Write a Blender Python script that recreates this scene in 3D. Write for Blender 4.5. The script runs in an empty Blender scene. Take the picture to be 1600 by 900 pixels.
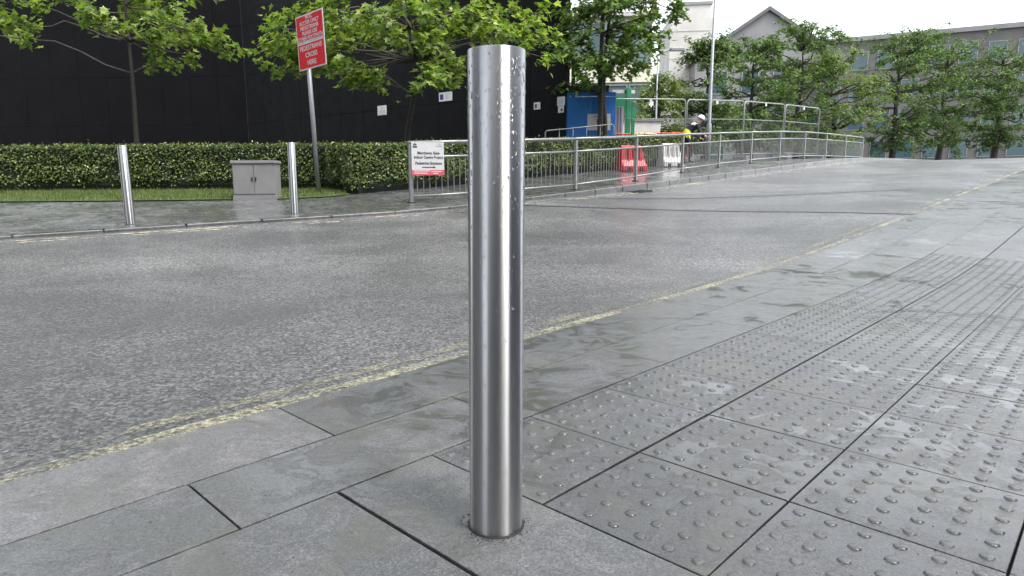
import bpy, bmesh, math, random
from mathutils import Vector, Matrix, noise

random.seed(7)
R = math.radians
S2 = math.sqrt(0.5)
sc = bpy.context.scene
C = sc.collection

# ------------------------------------------------------------------ camera
PITCH, ROLL, CAM_H = R(9.1), R(0.4), 0.73
cam_d = bpy.data.cameras.new('camera')
cam = bpy.data.objects.new('camera', cam_d)
C.objects.link(cam)
cr, sr, ct, st = math.cos(ROLL), math.sin(ROLL), math.cos(PITCH), math.sin(PITCH)
right = Vector((cr, -sr * st, -sr * ct))
up = Vector((sr, cr * st, cr * ct))
fwd = Vector((0, ct, -st))
cam.matrix_world = Matrix(((right.x, up.x, -fwd.x, 0), (right.y, up.y, -fwd.y, 0),
                           (right.z, up.z, -fwd.z, CAM_H), (0, 0, 0, 1)))
cam_d.sensor_width = 36
cam_d.lens = 22.5
cam_d.shift_x = 36.5 / 1600
cam_d.clip_start = 0.05
cam_d.clip_end = 3000
sc.camera = cam

# ------------------------------------------------------------------ world, sun, exposure
SUN_EL, SUN_AZ = R(60), R(131)          # azimuth clockwise from +Y: behind the camera, to the right
w = bpy.data.worlds.new('World')
sc.world = w
w.use_nodes = True
wn, wl = w.node_tree.nodes, w.node_tree.links
wn.clear()
sky = wn.new('ShaderNodeTexSky')
sky.sky_type = 'NISHITA'
sky.sun_disc = False
sky.sun_elevation = SUN_EL
sky.sun_rotation = SUN_AZ
sky.air_density = 1.0
sky.dust_density = 2.5
sky.ozone_density = 1.0
hs = wn.new('ShaderNodeHueSaturation')
hs.inputs['Saturation'].default_value = 0.22
bg = wn.new('ShaderNodeBackground')
bg.inputs['Strength'].default_value = 0.15
wo = wn.new('ShaderNodeOutputWorld')
wl.new(sky.outputs[0], hs.inputs['Color'])
wl.new(hs.outputs[0], bg.inputs['Color'])
wl.new(bg.outputs[0], wo.inputs['Surface'])

sd = bpy.data.lights.new('sun', 'SUN')
sd.energy = 0.85
sd.angle = R(24)
sd.color = (1.0, 0.97, 0.92)
so = bpy.data.objects.new('sun', sd)
C.objects.link(so)
sdir = Vector((math.sin(SUN_AZ) * math.cos(SUN_EL), math.cos(SUN_AZ) * math.cos(SUN_EL), math.sin(SUN_EL)))
so.rotation_euler = sdir.to_track_quat('Z', 'Y').to_euler()

sc.view_settings.view_transform = 'Standard'
sc.view_settings.look = 'None'
sc.view_settings.gamma = 1
sc.view_settings.use_curve_mapping = False
sc.view_settings.exposure = 1.72
sc.render.engine = 'CYCLES'
sc.render.resolution_x, sc.render.resolution_y = 1024, 576

# ------------------------------------------------------------------ terrain
def sp(t, k):
    return t if t / k > 30 else k * math.log1p(math.exp(t / k))
def gz(x, y):
    return 0.09 * (sp(y - 5.34, 0.5) - 0.8 * sp(y - 24, 1.0))
def sstep(a, b, t):
    t = min(1, max(0, (t - a) / (b - a)))
    return t * t * (3 - 2 * t)
def uv2(u, v):
    return ((u - v) * S2, (u + v) * S2)
def xy2(x, y):
    return ((x + y) * S2, (y - x) * S2)
def roadz(x, y):
    u, v = xy2(x, y)
    off = 0.012 + 0.02 * sstep(2.6, 5, v) + 0.075 * sstep(2.6, 6, v) * sstep(7.5, 11, u) + 0.05 * sstep(1.8, 1.5, v)
    return gz(x, y) - off

# ------------------------------------------------------------------ material helpers
class NT:
    def __init__(self, name):
        self.m = bpy.data.materials.new(name)
        self.m.use_nodes = True
        self.n, self.l = self.m.node_tree.nodes, self.m.node_tree.links
        self.b = self.n['Principled BSDF']
        self.out = self.n['Material Output']
    def node(self, t, **kw):
        x = self.n.new(t)
        for k, v in kw.items():
            setattr(x, k, v)
        return x
    def link(self, a, b):
        self.l.new(a, b)
    def set(self, **kw):
        for k, v in kw.items():
            self.b.inputs[k.replace('_', ' ')].default_value = v
    def pos(self):
        if not hasattr(self, '_p'):
            self._p = self.node('ShaderNodeNewGeometry').outputs['Position']
        return self._p
    def obj(self):
        return self.node('ShaderNodeTexCoord').outputs['Object']
    def noise(self, scale, detail=4, rough=0.6, vec=None, dist=0.0):
        x = self.node('ShaderNodeTexNoise')
        x.inputs['Scale'].default_value = scale
        x.inputs['Detail'].default_value = detail
        x.inputs['Roughness'].default_value = rough
        x.inputs['Distortion'].default_value = dist
        self.link(vec if vec is not None else self.pos(), x.inputs['Vector'])
        return x.outputs['Fac']
    def voronoi(self, scale, vec=None, feature='F1', out='Distance'):
        x = self.node('ShaderNodeTexVoronoi', feature=feature)
        x.inputs['Scale'].default_value = scale
        self.link(vec if vec is not None else self.pos(), x.inputs['Vector'])
        return x.outputs[out]
    def ramp(self, fac, stops):
        x = self.node('ShaderNodeValToRGB')
        e = x.color_ramp.elements
        while len(e) < len(stops):
            e.new(0.5)
        for i, (p, c) in enumerate(stops):
            e[i].position = p
            e[i].color = (c, c, c, 1) if not hasattr(c, '__len__') else (*c[:3], 1)
        self.link(fac, x.inputs['Fac'])
        return x.outputs['Color']
    def mixc(self, fac, a, b, mode='MIX'):
        x = self.node('ShaderNodeMix', data_type='RGBA', blend_type=mode)
        for i, s in ((0, fac), (6, a), (7, b)):
            if isinstance(s, (int, float)):
                x.inputs[i].default_value = s
            elif hasattr(s, '__len__'):
                x.inputs[i].default_value = (*s[:3], 1)
            else:
                self.link(s, x.inputs[i])
        return x.outputs[2]
    def math(self, op, a, b=0.0):
        x = self.node('ShaderNodeMath', operation=op)
        for i, s in ((0, a), (1, b)):
            if isinstance(s, (int, float)):
                x.inputs[i].default_value = s
            else:
                self.link(s, x.inputs[i])
        return x.outputs[0]
    def bump(self, h, strength=0.5, dist=0.01, prev=None):
        x = self.node('ShaderNodeBump')
        x.inputs['Strength'].default_value = strength
        x.inputs['Distance'].default_value = dist
        self.link(h, x.inputs['Height'])
        if prev is not None:
            self.link(prev, x.inputs['Normal'])
        return x.outputs['Normal']

M = {}
def simple(name, col, rough=0.5, metal=0.0, var=0.12, scale=6, bump=0.0, coat=0.0):
    t = NT(name)
    n = t.noise(scale, 5)
    a = [max(0, c * (1 - var)) for c in col]
    b = [min(1, c * (1 + var)) for c in col]
    t.link(t.ramp(n, [(0.3, a), (0.7, b)]), t.b.inputs['Base Color'])
    t.link(t.math('MULTIPLY_ADD', t.noise(scale * 3, 3), 0.2), t.b.inputs['Roughness'])
    t.n[-1].inputs[2].default_value = rough - 0.1 if False else 0
    t.b.inputs['Roughness'].default_value = rough
    rr = t.ramp(t.noise(scale * 2.5, 4), [(0.3, max(0.02, rough - 0.08)), (0.75, min(1, rough + 0.1))])
    t.link(rr, t.b.inputs['Roughness'])
    t.set(Metallic=metal)
    if coat:
        t.b.inputs['Coat Weight'].default_value = coat
    if bump:
        t.link(t.bump(t.noise(scale * 12, 4), bump, 0.004), t.b.inputs['Normal'])
    M[name] = t.m
    return t

def wet_coat(t, wet, nb, rlo=0.05, rhi=0.3, lo=0.4, hi=1.0):
    """thin film of rain: a clear coat of water whose cover and gloss vary"""
    t.link(t.ramp(wet, [(0.34, hi), (0.66, lo)]), t.b.inputs['Coat Weight'])
    t.link(t.ramp(wet, [(0.34, rlo), (0.66, rhi)]), t.b.inputs['Coat Roughness'])
    t.b.inputs['Coat IOR'].default_value = 1.45
    t.link(nb, t.b.inputs['Coat Normal'])

def mat_asphalt():
    t = NT('wet_asphalt')
    v = t.voronoi(88)
    n = t.noise(60, 6, 0.75)
    big = t.noise(0.55, 5, 0.6, dist=0.6)
    mid = t.noise(4, 5, 0.65)
    rnd = t.voronoi(88, out='Color')
    grain = t.ramp(rnd, [(0.0, (0.018, 0.019, 0.02)), (0.42, (0.07, 0.07, 0.073)), (0.72, (0.175, 0.175, 0.177)), (1.0, (0.34, 0.338, 0.336))])
    worn = t.ramp(big, [(0.36, (0.62, 0.63, 0.64)), (0.5, (1.0, 1.0, 1.0)), (0.66, (1.3, 1.3, 1.29))])
    col = t.mixc(1.0, grain, worn, 'MULTIPLY')
    mp = t.node('ShaderNodeMapping')
    mp.inputs['Rotation'].default_value = (0, 0, R(-45))
    mp.inputs['Scale'].default_value = (0.10, 1.0, 1.0)
    t.link(t.pos(), mp.inputs['Vector'])
    track = t.noise(0.9, 4, 0.55, vec=mp.outputs[0])
    col = t.mixc(1.0, col, t.ramp(track, [(0.36, (0.70, 0.71, 0.72)), (0.52, (1.0, 1.0, 1.0)), (0.66, (1.22, 1.21, 1.2))]), 'MULTIPLY')
    spots = t.ramp(t.voronoi(1.7), [(0.035, (0.55, 0.55, 0.55)), (0.09, (1.0, 1.0, 1.0))])
    col = t.mixc(1.0, col, spots, 'MULTIPLY')
    moss = t.ramp(mid, [(0.56, 0.0), (0.75, 0.3)])
    t.link(t.mixc(moss, col, (0.12, 0.118, 0.09)), t.b.inputs['Base Color'])
    t.set(Roughness=0.55)
    h = t.math('ADD', t.math('MULTIPLY', v, -1.0), t.math('MULTIPLY', n, 1.0))
    nb = t.bump(h, 0.7, 0.008)
    t.link(nb, t.b.inputs['Normal'])
    nc = t.bump(h, 0.55, 0.006)
    wet = t.math('ADD', t.math('MULTIPLY', big, 0.7), t.math('MULTIPLY', mid, 0.3))
    wet_coat(t, wet, nc, 0.08, 0.25, 0.75, 1.0)
    M['asphalt'] = t.m

def mat_granite(name, lo, hi, rlo, rhi):
    t = NT(name)
    s1 = t.noise(210, 5, 0.85)
    s2 = t.voronoi(170, out='Color')
    col = t.ramp(s1, [(0.40, lo), (0.60, hi)])
    sp2 = t.ramp(s2, [(0.0, 0.55), (0.5, 1.0), (0.85, 1.2), (1.0, 1.7)])
    col = t.mixc(1.0, col, sp2, 'MULTIPLY')
    oi = t.node('ShaderNodeObjectInfo').outputs['Random']
    col = t.mixc(1.0, col, t.ramp(oi, [(0, 0.86), (1, 1.12)]), 'MULTIPLY')
    big = t.noise(3.2, 6, 0.62, dist=0.8)
    sand = t.ramp(big, [(0.46, 0.0), (0.64, 0.6)])
    col = t.mixc(sand, col, (0.115, 0.112, 0.085))
    gum = t.ramp(t.voronoi(3.1), [(0.03, (0.5, 0.5, 0.5)), (0.055, (1.0, 1.0, 1.0))])
    col = t.mixc(1.0, col, gum, 'MULTIPLY')
    film = t.math('ADD', t.math('MULTIPLY', t.noise(6.0, 8, 0.7, dist=1.2), 0.65), t.math('MULTIPLY', t.noise(1.1, 3), 0.35))
    dry = t.ramp(film, [(0.46, 0.0), (0.58, 1.0)])          # 0 under standing film, 1 where only damp
    t.link(t.mixc(1.0, col, t.ramp(dry, [(0.0, (0.62, 0.63, 0.62)), (1.0, (1.15, 1.15, 1.17))]), 'MULTIPLY'), t.b.inputs['Base Color'])
    t.set(Roughness=0.45)
    grit = t.noise(95, 8, 0.8)
    h = t.math('ADD', t.math('MULTIPLY', s1, 0.5), t.math('MULTIPLY', grit, 1.1))
    t.link(t.bump(h, 0.55, 0.004), t.b.inputs['Normal'])
    hd = t.math('MULTIPLY', h, t.math('ADD', t.math('MULTIPLY', dry, 0.9), 0.1))
    nc = t.bump(hd, 0.6, 0.0035)
    nc = t.bump(t.noise(18, 3), 0.10, 0.006, nc)
    t.b.inputs['Coat Weight'].default_value = 1.0
    t.b.inputs['Coat IOR'].default_value = 1.52
    t.link(t.ramp(dry, [(0.0, rlo), (1.0, rhi)]), t.b.inputs['Coat Roughness'])
    t.link(nc, t.b.inputs['Coat Normal'])
    M[name] = t.m

def mat_steel():
    t = NT('brushed_stainless')
    oc = t.obj()
    mp = t.node('ShaderNodeMapping')
    mp.inputs['Scale'].default_value = (2, 2, 320)
    t.link(oc, mp.inputs['Vector'])
    st_ = t.noise(3.0, 4, 0.6, vec=mp.outputs[0])
    mp2 = t.node('ShaderNodeMapping')
    mp2.inputs['Scale'].default_value = (30, 30, 2.5)
    t.link(oc, mp2.inputs['Vector'])
    run = t.noise(2.0, 4, 0.6, vec=mp2.outputs[0])
    t.link(t.mixc(t.ramp(run, [(0.4, 0.0), (0.7, 1.0)]), (0.48, 0.485, 0.495), (0.41, 0.41, 0.415)), t.b.inputs['Base Color'])
    t.link(t.ramp(st_, [(0.2, 0.285), (0.8, 0.315)]), t.b.inputs['Roughness'])
    t.set(Metallic=1.0, Anisotropic=1.0, Anisotropic_Rotation=STEEL_ROT)
    tg = t.node('ShaderNodeTangent', direction_type='RADIAL', axis='Z')
    t.link(tg.outputs[0], t.b.inputs['Tangent'])
    M['steel'] = t.m
STEEL_ROT = 0.25

def mat_paint(name, col, lo, hi, scale=26):
    t = NT(name)
    n = t.noise(scale, 7, 0.72)
    n2 = t.noise(1.6, 4, 0.6)
    msk = t.ramp(t.math('ADD', t.math('MULTIPLY', n, 0.6), t.math('MULTIPLY', n2, 0.4)), [(lo, 0.0), (hi, 1.0)])
    t.link(t.ramp(t.noise(60, 4), [(0.3, [c * .75 for c in col]), (0.7, col)]), t.b.inputs['Base Color'])
    t.set(Roughness=0.38)
    t.link(t.bump(t.noise(90, 4), 0.4, 0.004), t.b.inputs['Normal'])
    tr = t.node('ShaderNodeBsdfTransparent')
    mx = t.node('ShaderNodeMixShader')
    t.link(msk, mx.inputs[0])
    t.link(tr.outputs[0], mx.inputs[1])
    t.link(t.b.outputs[0], mx.inputs[2])
    t.link(mx.outputs[0], t.out.inputs['Surface'])
    M[name] = t.m

def mat_leaf(name, a, b, c, rough=0.4, trans=0.35):
    t = NT(name)
    ri = t.node('ShaderNodeNewGeometry').outputs['Random Per Island']
    n = t.noise(0.9, 3)
    f = t.math('ADD', t.math('MULTIPLY', ri, 0.65), t.math('MULTIPLY', n, 0.35))
    col = t.ramp(f, [(0.15, a), (0.5, b), (0.85, c)])
    t.link(col, t.b.inputs['Base Color'])
    t.set(Roughness=rough)
    tl = t.node('ShaderNodeBsdfTranslucent')
    t.link(t.mixc(1.0, col, (1.25, 1.35, 0.6), 'MULTIPLY'), tl.inputs['Color'])
    mx = t.node('ShaderNodeMixShader')
    mx.inputs[0].default_value = trans
    t.link(t.b.outputs[0], mx.inputs[1])
    t.link(tl.outputs[0], mx.inputs[2])
    t.link(mx.outputs[0], t.out.inputs['Surface'])
    M[name] = t.m

mat_asphalt()
mat_granite('granite', (0.052, 0.055, 0.058), (0.185, 0.188, 0.194), 0.02, 0.14)
mat_granite('granite_dark', (0.034, 0.036, 0.038), (0.135, 0.137, 0.141), 0.02, 0.13)
mat_granite('granite_pale', (0.12, 0.115, 0.12), (0.26, 0.252, 0.26), 0.06, 0.25)
mat_granite('far_paving', (0.11, 0.115, 0.12), (0.22, 0.225, 0.23), 0.1, 0.25)
mat_steel()
mat_paint('yellow_paint', (0.45, 0.435, 0.29), 0.45, 0.60, 60)
mat_paint('yellow_paint_faded', (0.40, 0.385, 0.26), 0.475, 0.65, 60)
mat_paint('pale_paint_worn', (0.62, 0.58, 0.42), 0.47, 0.60, 9)
simple('grout', (0.018, 0.018, 0.018), 0.8)
simple('tar', (0.015, 0.015, 0.016), 0.45)
simple('galvanised', (0.29, 0.30, 0.30), 0.42, 0.55, 0.18, 14, 0.1)
simple('grey_post', (0.25, 0.26, 0.285), 0.4, 0.3, 0.1, 8)
simple('black_cladding', (0.0045, 0.0045, 0.0058), 0.55, 0, 0.25, 1.2).b.inputs['Specular IOR Level'].default_value = 0.12
simple('blue_board', (0.022, 0.16, 0.50), 0.45, 0, 0.12, 1.5)
simple('white_sheet', (0.58, 0.58, 0.60), 0.45, 0, 0.06, 4)
simple('grey_print', (0.42, 0.42, 0.42), 0.6)
simple('navy_print', (0.02, 0.02, 0.16), 0.5)
simple('black_print', (0.03, 0.03, 0.03), 0.5)
simple('red_sheet', (0.62, 0.014, 0.026), 0.5, 0, 0.06, 5).b.inputs['Specular IOR Level'].default_value = 0.25
simple('red_band', (0.60, 0.10, 0.14), 0.45, 0, 0.1, 5)
simple('dark_timber', (0.02, 0.019, 0.019), 0.7, 0, 0.3, 5, 0.3)
simple('bark', (0.030, 0.027, 0.024), 0.75, 0, 0.4, 14, 0.8)
simple('twig', (0.06, 0.05, 0.04), 0.7, 0, 0.3, 14)
simple('hedge_core', (0.012, 0.016, 0.009), 0.9, 0, 0.5, 20)
simple('soil', (0.03, 0.026, 0.02), 0.9, 0, 0.4, 20, 0.6)
simple('turf', (0.06, 0.10, 0.02), 0.8, 0, 0.4, 9, 0.4)
simple('concrete', (0.50, 0.485, 0.46), 0.8, 0, 0.16, 0.55, 0.2)
simple('concrete_grey', (0.20, 0.20, 0.205), 0.7, 0, 0.16, 0.6, 0.2)
simple('cream_wall', (0.62, 0.60, 0.48), 0.7, 0, 0.1, 0.5)
simple('slate', (0.10, 0.105, 0.115), 0.6, 0, 0.2, 2)
simple('facade_brick', (0.11, 0.107, 0.105), 0.8, 0, 0.2, 0.8)
simple('facade_stone', (0.07, 0.085, 0.12), 0.75, 0, 0.2, 0.8)
simple('window_glass', (0.05, 0.09, 0.11), 0.08, 0.0, 0.2, 0.4)
simple('teal_glass', (0.10, 0.145, 0.15), 0.12, 0.0, 0.3, 0.5)
simple('orange_plastic', (0.62, 0.06, 0.025), 0.42, 0, 0.12, 3)
simple('red_plastic', (0.45, 0.022, 0.03), 0.36, 0, 0.14, 3)
simple('white_plastic', (0.62, 0.62, 0.60), 0.45, 0, 0.12, 3)
simple('yellow_plastic', (0.68, 0.50, 0.06), 0.45, 0, 0.12, 3)
simple('green_paint', (0.03, 0.26, 0.12), 0.45, 0, 0.12, 2)
simple('pale_corrugated', (0.42, 0.40, 0.44), 0.5, 0.2, 0.12, 2)
simple('cabinet_grey', (0.22, 0.22, 0.22), 0.5, 0, 0.1, 3)
simple('rubber_black', (0.012, 0.012, 0.012), 0.6)
simple('navy_cloth', (0.012, 0.014, 0.028), 0.85)
simple('hivis', (0.70, 0.72, 0.05), 0.6)
simple('pale_cloth', (0.58, 0.57, 0.50), 0.7)
simple('skin', (0.52, 0.30, 0.22), 0.5)
simple('helmet_white', (0.62, 0.60, 0.72), 0.3)
simple('boot', (0.03, 0.025, 0.02), 0.6)
mat_leaf('maple_leaf', (0.085, 0.155, 0.03), (0.185, 0.275, 0.055), (0.36, 0.43, 0.115), 0.30, 0.47)
mat_leaf('maple_leaf_dark', (0.04, 0.09, 0.02), (0.09, 0.17, 0.035), (0.2, 0.28, 0.065), 0.4, 0.38)
mat_leaf('background_leaf', (0.035, 0.08, 0.02), (0.08, 0.145, 0.032), (0.15, 0.22, 0.055), 0.5, 0.35)
mat_leaf('willow_leaf', (0.08, 0.13, 0.035), (0.15, 0.21, 0.06), (0.24, 0.30, 0.10), 0.5, 0.4)
mat_leaf('hedge_leaf', (0.024, 0.052, 0.010), (0.075, 0.12, 0.024), (0.25, 0.29, 0.08), 0.3, 0.2)
mat_leaf('grass_blade', (0.06, 0.09, 0.025), (0.12, 0.16, 0.045), (0.22, 0.24, 0.09), 0.5, 0.3)
t = NT('water')
t.set(Base_Color=(1, 1, 1, 1), Roughness=0.02, IOR=1.33)
t.b.inputs['Transmission Weight'].default_value = 1.0
M['water'] = t.m

# ------------------------------------------------------------------ mesh helpers
class MB:
    def __init__(self):
        self.v, self.f, self.s = [], [], []
    def add(self, vs, fs, smooth=False):
        o = len(self.v)
        self.v += [tuple(p) for p in vs]
        for f in fs:
            self.f.append(tuple(i + o for i in f))
            self.s.append(smooth)
        return self
    def box(self, x0, x1, y0, y1, z0, z1, ch=0.0, mat=None):
        """box with its four vertical and top edges chamfered by ch"""
        if ch <= 0:
            vs = [(x0, y0, z0), (x1, y0, z0), (x1, y1, z0), (x0, y1, z0), (x0, y0, z1), (x1, y0, z1), (x1, y1, z1), (x0, y1, z1)]
            fs = [(0, 3, 2, 1), (4, 5, 6, 7), (0, 1, 5, 4), (1, 2, 6, 5), (2, 3, 7, 6), (3, 0, 4, 7)]
        else:
            def ring(i, z):
                return [(x0 + i + ch, y0 + i, z), (x1 - i - ch, y0 + i, z), (x1 - i, y0 + i + ch, z), (x1 - i, y1 - i - ch, z),
                        (x1 - i - ch, y1 - i, z), (x0 + i + ch, y1 - i, z), (x0 + i, y1 - i - ch, z), (x0 + i, y0 + i + ch, z)]
            vs = ring(0, z0) + ring(0, z1 - ch) + ring(ch, z1)
            fs = [tuple(range(7, -1, -1)), tuple(range(16, 24))]
            for r in (0, 8):
                for i in range(8):
                    j = (i + 1) % 8
                    fs.append((r + i, r + j, r + 8 + j, r + 8 + i))
        if mat is not None:
            vs = [mat @ Vector(p) for p in vs]
        return self.add(vs, fs)
    def tube(self, pts, rad, n=8, caps=True, smooth=True):
        pts = [Vector(p) for p in pts]
        if not hasattr(rad, '__len__'):
            rad = [rad] * len(pts)
        ref = None
        vs = []
        for i, p in enumerate(pts):
            a = pts[max(0, i - 1)]
            b = pts[min(len(pts) - 1, i + 1)]
            d = (b - a).normalized()
            if ref is None:
                ref = d.orthogonal().normalized()
            ref = (ref - d * ref.dot(d))
            ref = ref.normalized() if ref.length > 1e-6 else d.orthogonal().normalized()
            q = d.cross(ref)
            for k in range(n):
                an = 2 * math.pi * k / n
                vs.append(p + (ref * math.cos(an) + q * math.sin(an)) * rad[i])
        fs = []
        for i in range(len(pts) - 1):
            for k in range(n):
                j = (k + 1) % n
                fs.append((i * n + k, i * n + j, i * n + n + j, i * n + n + k))
        self.add(vs, fs, smooth)
        if caps:
            o = len(self.v) - len(vs)
            self.f.append(tuple(o + k for k in range(n - 1, -1, -1)))
            self.f.append(tuple(o + (len(pts) - 1) * n + k for k in range(n)))
            self.s += [False, False]
        return self
    def lathe(self, prof, n=48, smooth=True, cap=True):
        vs = []
        for r, z in prof:
            for k in range(n):
                a = 2 * math.pi * k / n
                vs.append((r * math.cos(a), r * math.sin(a), z))
        fs = []
        for i in range(len(prof) - 1):
            for k in range(n):
                j = (k + 1) % n
                fs.append((i * n + k, i * n + j, i * n + n + j, i * n + n + k))
        self.add(vs, fs, smooth)
        if cap:
            o = len(self.v) - len(vs)
            self.f.append(tuple(o + (len(prof) - 1) * n + k for k in range(n)))
            self.s.append(False)
        return self
    def prism(self, poly, y0, y1):
        """polygon in XZ extruded along Y"""
        n = len(poly)
        vs = [(x, y0, z) for x, z in poly] + [(x, y1, z) for x, z in poly]
        fs = [tuple(range(n)), tuple(range(2 * n - 1, n - 1, -1))]
        for i in range(n):
            j = (i + 1) % n
            fs.append((j, i, n + i, n + j))
        return self.add(vs, fs)
    def mesh(self, name, mat):
        me = bpy.data.meshes.new(name)
        me.from_pydata(self.v, [], self.f)
        me.polygons.foreach_set('use_smooth', self.s)
        if mat:
            me.materials.append(M[mat])
        me.update()
        return me
    def build(self, name, mat, parent=None, loc=None, rot=None):
        return link(name, self.mesh(name, mat), parent, loc, rot)

def link(name, me, parent=None, loc=None, rot=None):
    o = bpy.data.objects.new(name, me)
    C.objects.link(o)
    if parent is not None:
        o.parent = parent
    if loc is not None:
        o.location = loc
    if rot is not None:
        o.rotation_euler = rot
    return o
def empty(name, loc, rz=0.0):
    o = bpy.data.objects.new(name, None)
    o.empty_display_size = 0.1
    C.objects.link(o)
    o.location = loc
    o.rotation_euler = (0, 0, rz)
    return o
def tag(o, label=None, cat=None, group=None, kind=None):
    if label: o['label'] = label
    if cat: o['category'] = cat
    if group: o['group'] = group
    if kind: o['kind'] = kind
    return o
def copy_tree(o, parent=None):
    c = o.copy()
    C.objects.link(c)
    c.parent = parent
    for ch in [k for k in o.children]:
        copy_tree(ch, c)
    return c
def lettering(body, size, mat, parent, loc, rot=(R(90), 0, 0), name='lettering', sx=1.0, bold=0.0):
    cu = bpy.data.curves.new('tmp', 'FONT')
    cu.body = body
    cu.size = size
    cu.align_x = 'CENTER'
    cu.align_y = 'CENTER'
    cu.extrude = 0.0006
    cu.offset = bold
    tmp = bpy.data.objects.new('tmp', cu)
    C.objects.link(tmp)
    dg = bpy.context.evaluated_depsgraph_get()
    me = bpy.data.meshes.new_from_object(tmp.evaluated_get(dg))
    bpy.data.objects.remove(tmp)
    me.materials.clear()
    me.materials.append(M[mat])
    o = link(name, me, parent, loc, rot)
    o.scale = (sx, 1, 1)
    return o

# ------------------------------------------------------------------ setting: ground, road, pavements
def axis(fine0, fine1, step, far0, far1):
    xs = []
    x = fine0
    while x <= fine1 + 1e-6:
        xs.append(x); x += step
    s = step; x = fine1
    while x < far1:
        s *= 1.35; x = min(far1, x + s); xs.append(x)
    s = step; x = fine0; pre = []
    while x > far0:
        s *= 1.35; x = max(far0, x - s); pre.append(x)
    return pre[::-1] + xs
def sheet(name, xs, ys, zf, mat):
    m = MB()
    nx = len(xs)
    vs = [(x, y, zf(x, y)) for y in ys for x in xs]
    fs = [(j * nx + i, j * nx + i + 1, (j + 1) * nx + i + 1, (j + 1) * nx + i) for j in range(len(ys) - 1) for i in range(nx - 1)]
    m.add(vs, fs, True)
    return m.build(name, mat)

g = sheet('ground', axis(-20, 30, 2.5, -900, 900), axis(-10, 40, 2.5, -600, 1200), lambda x, y: gz(x, y) - 0.6, 'soil')
tag(g, kind='structure')
road = sheet('road', axis(-9, 12, 0.25, -120, 160), axis(0, 20, 0.25, -80, 190), roadz, 'asphalt')
tag(road, kind='structure')

KERB = [(-34, -16), (-16, 0.6), (-9, 5.4), (-5.7, 7.35), (-2.89, 8.65), (-1.49, 9.25), (-0.45, 9.95), (0.55, 10.95), (1.64, 12.0), (3.16, 13.5), (5.16, 15.5), (60, 71)]
def along(poly, d):
    """point and direction at length d along a polyline"""
    for a, b in zip(poly, poly[1:]):
        a, b = Vector(a), Vector(b)
        L = (b - a).length
        if d <= L or b == Vector(poly[-1]):
            t = (b - a) / L
            return a + t * d, t
        d -= L
def plen(poly):
    return sum((Vector(b) - Vector(a)).length for a, b in zip(poly, poly[1:]))

# far pavement sheet, following the kerb
fp = MB()
ds = [0]
while ds[-1] < plen(KERB) - 1:
    p, _ = along(KERB, ds[-1])
    ds.append(ds[-1] + (0.4 if -9 < p.x < 12 else 2.5))
offs = [0.13, 0.5, 1, 1.7, 2.5, 3.5, 5, 7, 10, 15, 25, 45, 80]
vs, fs = [], []
for d in ds:
    p, tdir = along(KERB, d)
    nrm = Vector((-tdir.y, tdir.x))
    for o in offs:
        dirv = (nrm * 0.5 + Vector((-S2, S2)) * 0.5).normalized()
        q = p + dirv * o
        vs.append((q.x, q.y, gz(q.x, q.y)))
n = len(offs)
for i in range(len(ds) - 1):
    for j in range(n - 1):
        fs.append((i * n + j, (i + 1) * n + j, (i + 1) * n + j + 1, i * n + j + 1))
fp.add(vs, fs, True)
tag(fp.build('pavement_across_road', 'far_paving'), kind='structure')

# far kerb of separate stones
fk = MB().add([], [])
kerb_far = empty('kerb_across_road', (0, 0, 0))
tag(kerb_far, kind='structure')
d, k = 14.0, 0
while k < 105:
    p, _ = along(KERB, d)
    q, _ = along(KERB, d + 0.915)
    mid = (p + q) / 2
    tt = (q - p)
    L = tt.length
    key = 'kerb_stone_far'
    if k == 0:
        m = MB().box(-0.455, 0.455, 0.0, 0.14, -0.25, 0.008, 0.012)
        kme = m.mesh('kerb_stone', 'granite')
    pitch = -math.atan2(gz(q.x, q.y) - gz(p.x, p.y), L)
    o = link('kerb_stone', kme, kerb_far, (mid.x, mid.y, (gz(p.x, p.y) + gz(q.x, q.y)) / 2 + random.uniform(0, 0.004)), (0, pitch, math.atan2(tt.y, tt.x)))
    d += 0.92
    k += 1

# painted lines: children of the road
def strip(name, pts, width, mat, lift=0.004, step=0.2):
    m = MB()
    vs, fs = [], []
    L = plen(pts)
    nn = int(L / step)
    for i in range(nn + 1):
        p, tdir = along(pts, L * i / nn * 0.9999)
        nrm = Vector((-tdir.y, tdir.x))
        for s in (-1, 1):
            q = p + nrm * s * width / 2
            vs.append((q.x, q.y, roadz(q.x, q.y) + lift))
        if i:
            b = 2 * i
            fs.append((b - 2, b - 1, b + 1, b))
    m.add(vs, [f[::-1] for f in fs], True)
    return m.build(name, mat, road)
def yl(u, dv):
    return uv2(u, 2.01 + 0.03 * (min(u, 5) - 0.96) + dv)
strip('yellow_line', [yl(u, 0) for u in (-6, 0, 5, 30)], 0.066, 'yellow_paint')
strip('yellow_line', [yl(u, 0.115) for u in (-6, 0, 5, 30)], 0.066, 'yellow_paint_faded')
def koff(d0, d1, off, step=1.0):
    out = []
    d = d0
    while d < d1:
        p, tdir = along(KERB, d)
        out.append((p.x + tdir.y * off, p.y - tdir.x * off))
        d += step
    return out
strip('yellow_line', koff(24, 62, 0.22), 0.07, 'pale_paint_worn', 0.006)
strip('yellow_line', koff(24, 62, 0.38), 0.06, 'pale_paint_worn', 0.006)
strip('tar_seam', [(0.3, 10.35), (0.75, 10.2), (1.6, 10.0), (2.6, 9.75), (3.4, 9.5), (6.5, 8.6), (9, 7.6)], 0.075, 'tar', 0.005)
strip('tar_seam', [(2.0, 11.6), (3.6, 11.75), (5.2, 11.9), (8, 12.1)], 0.05, 'tar', 0.005)

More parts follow.
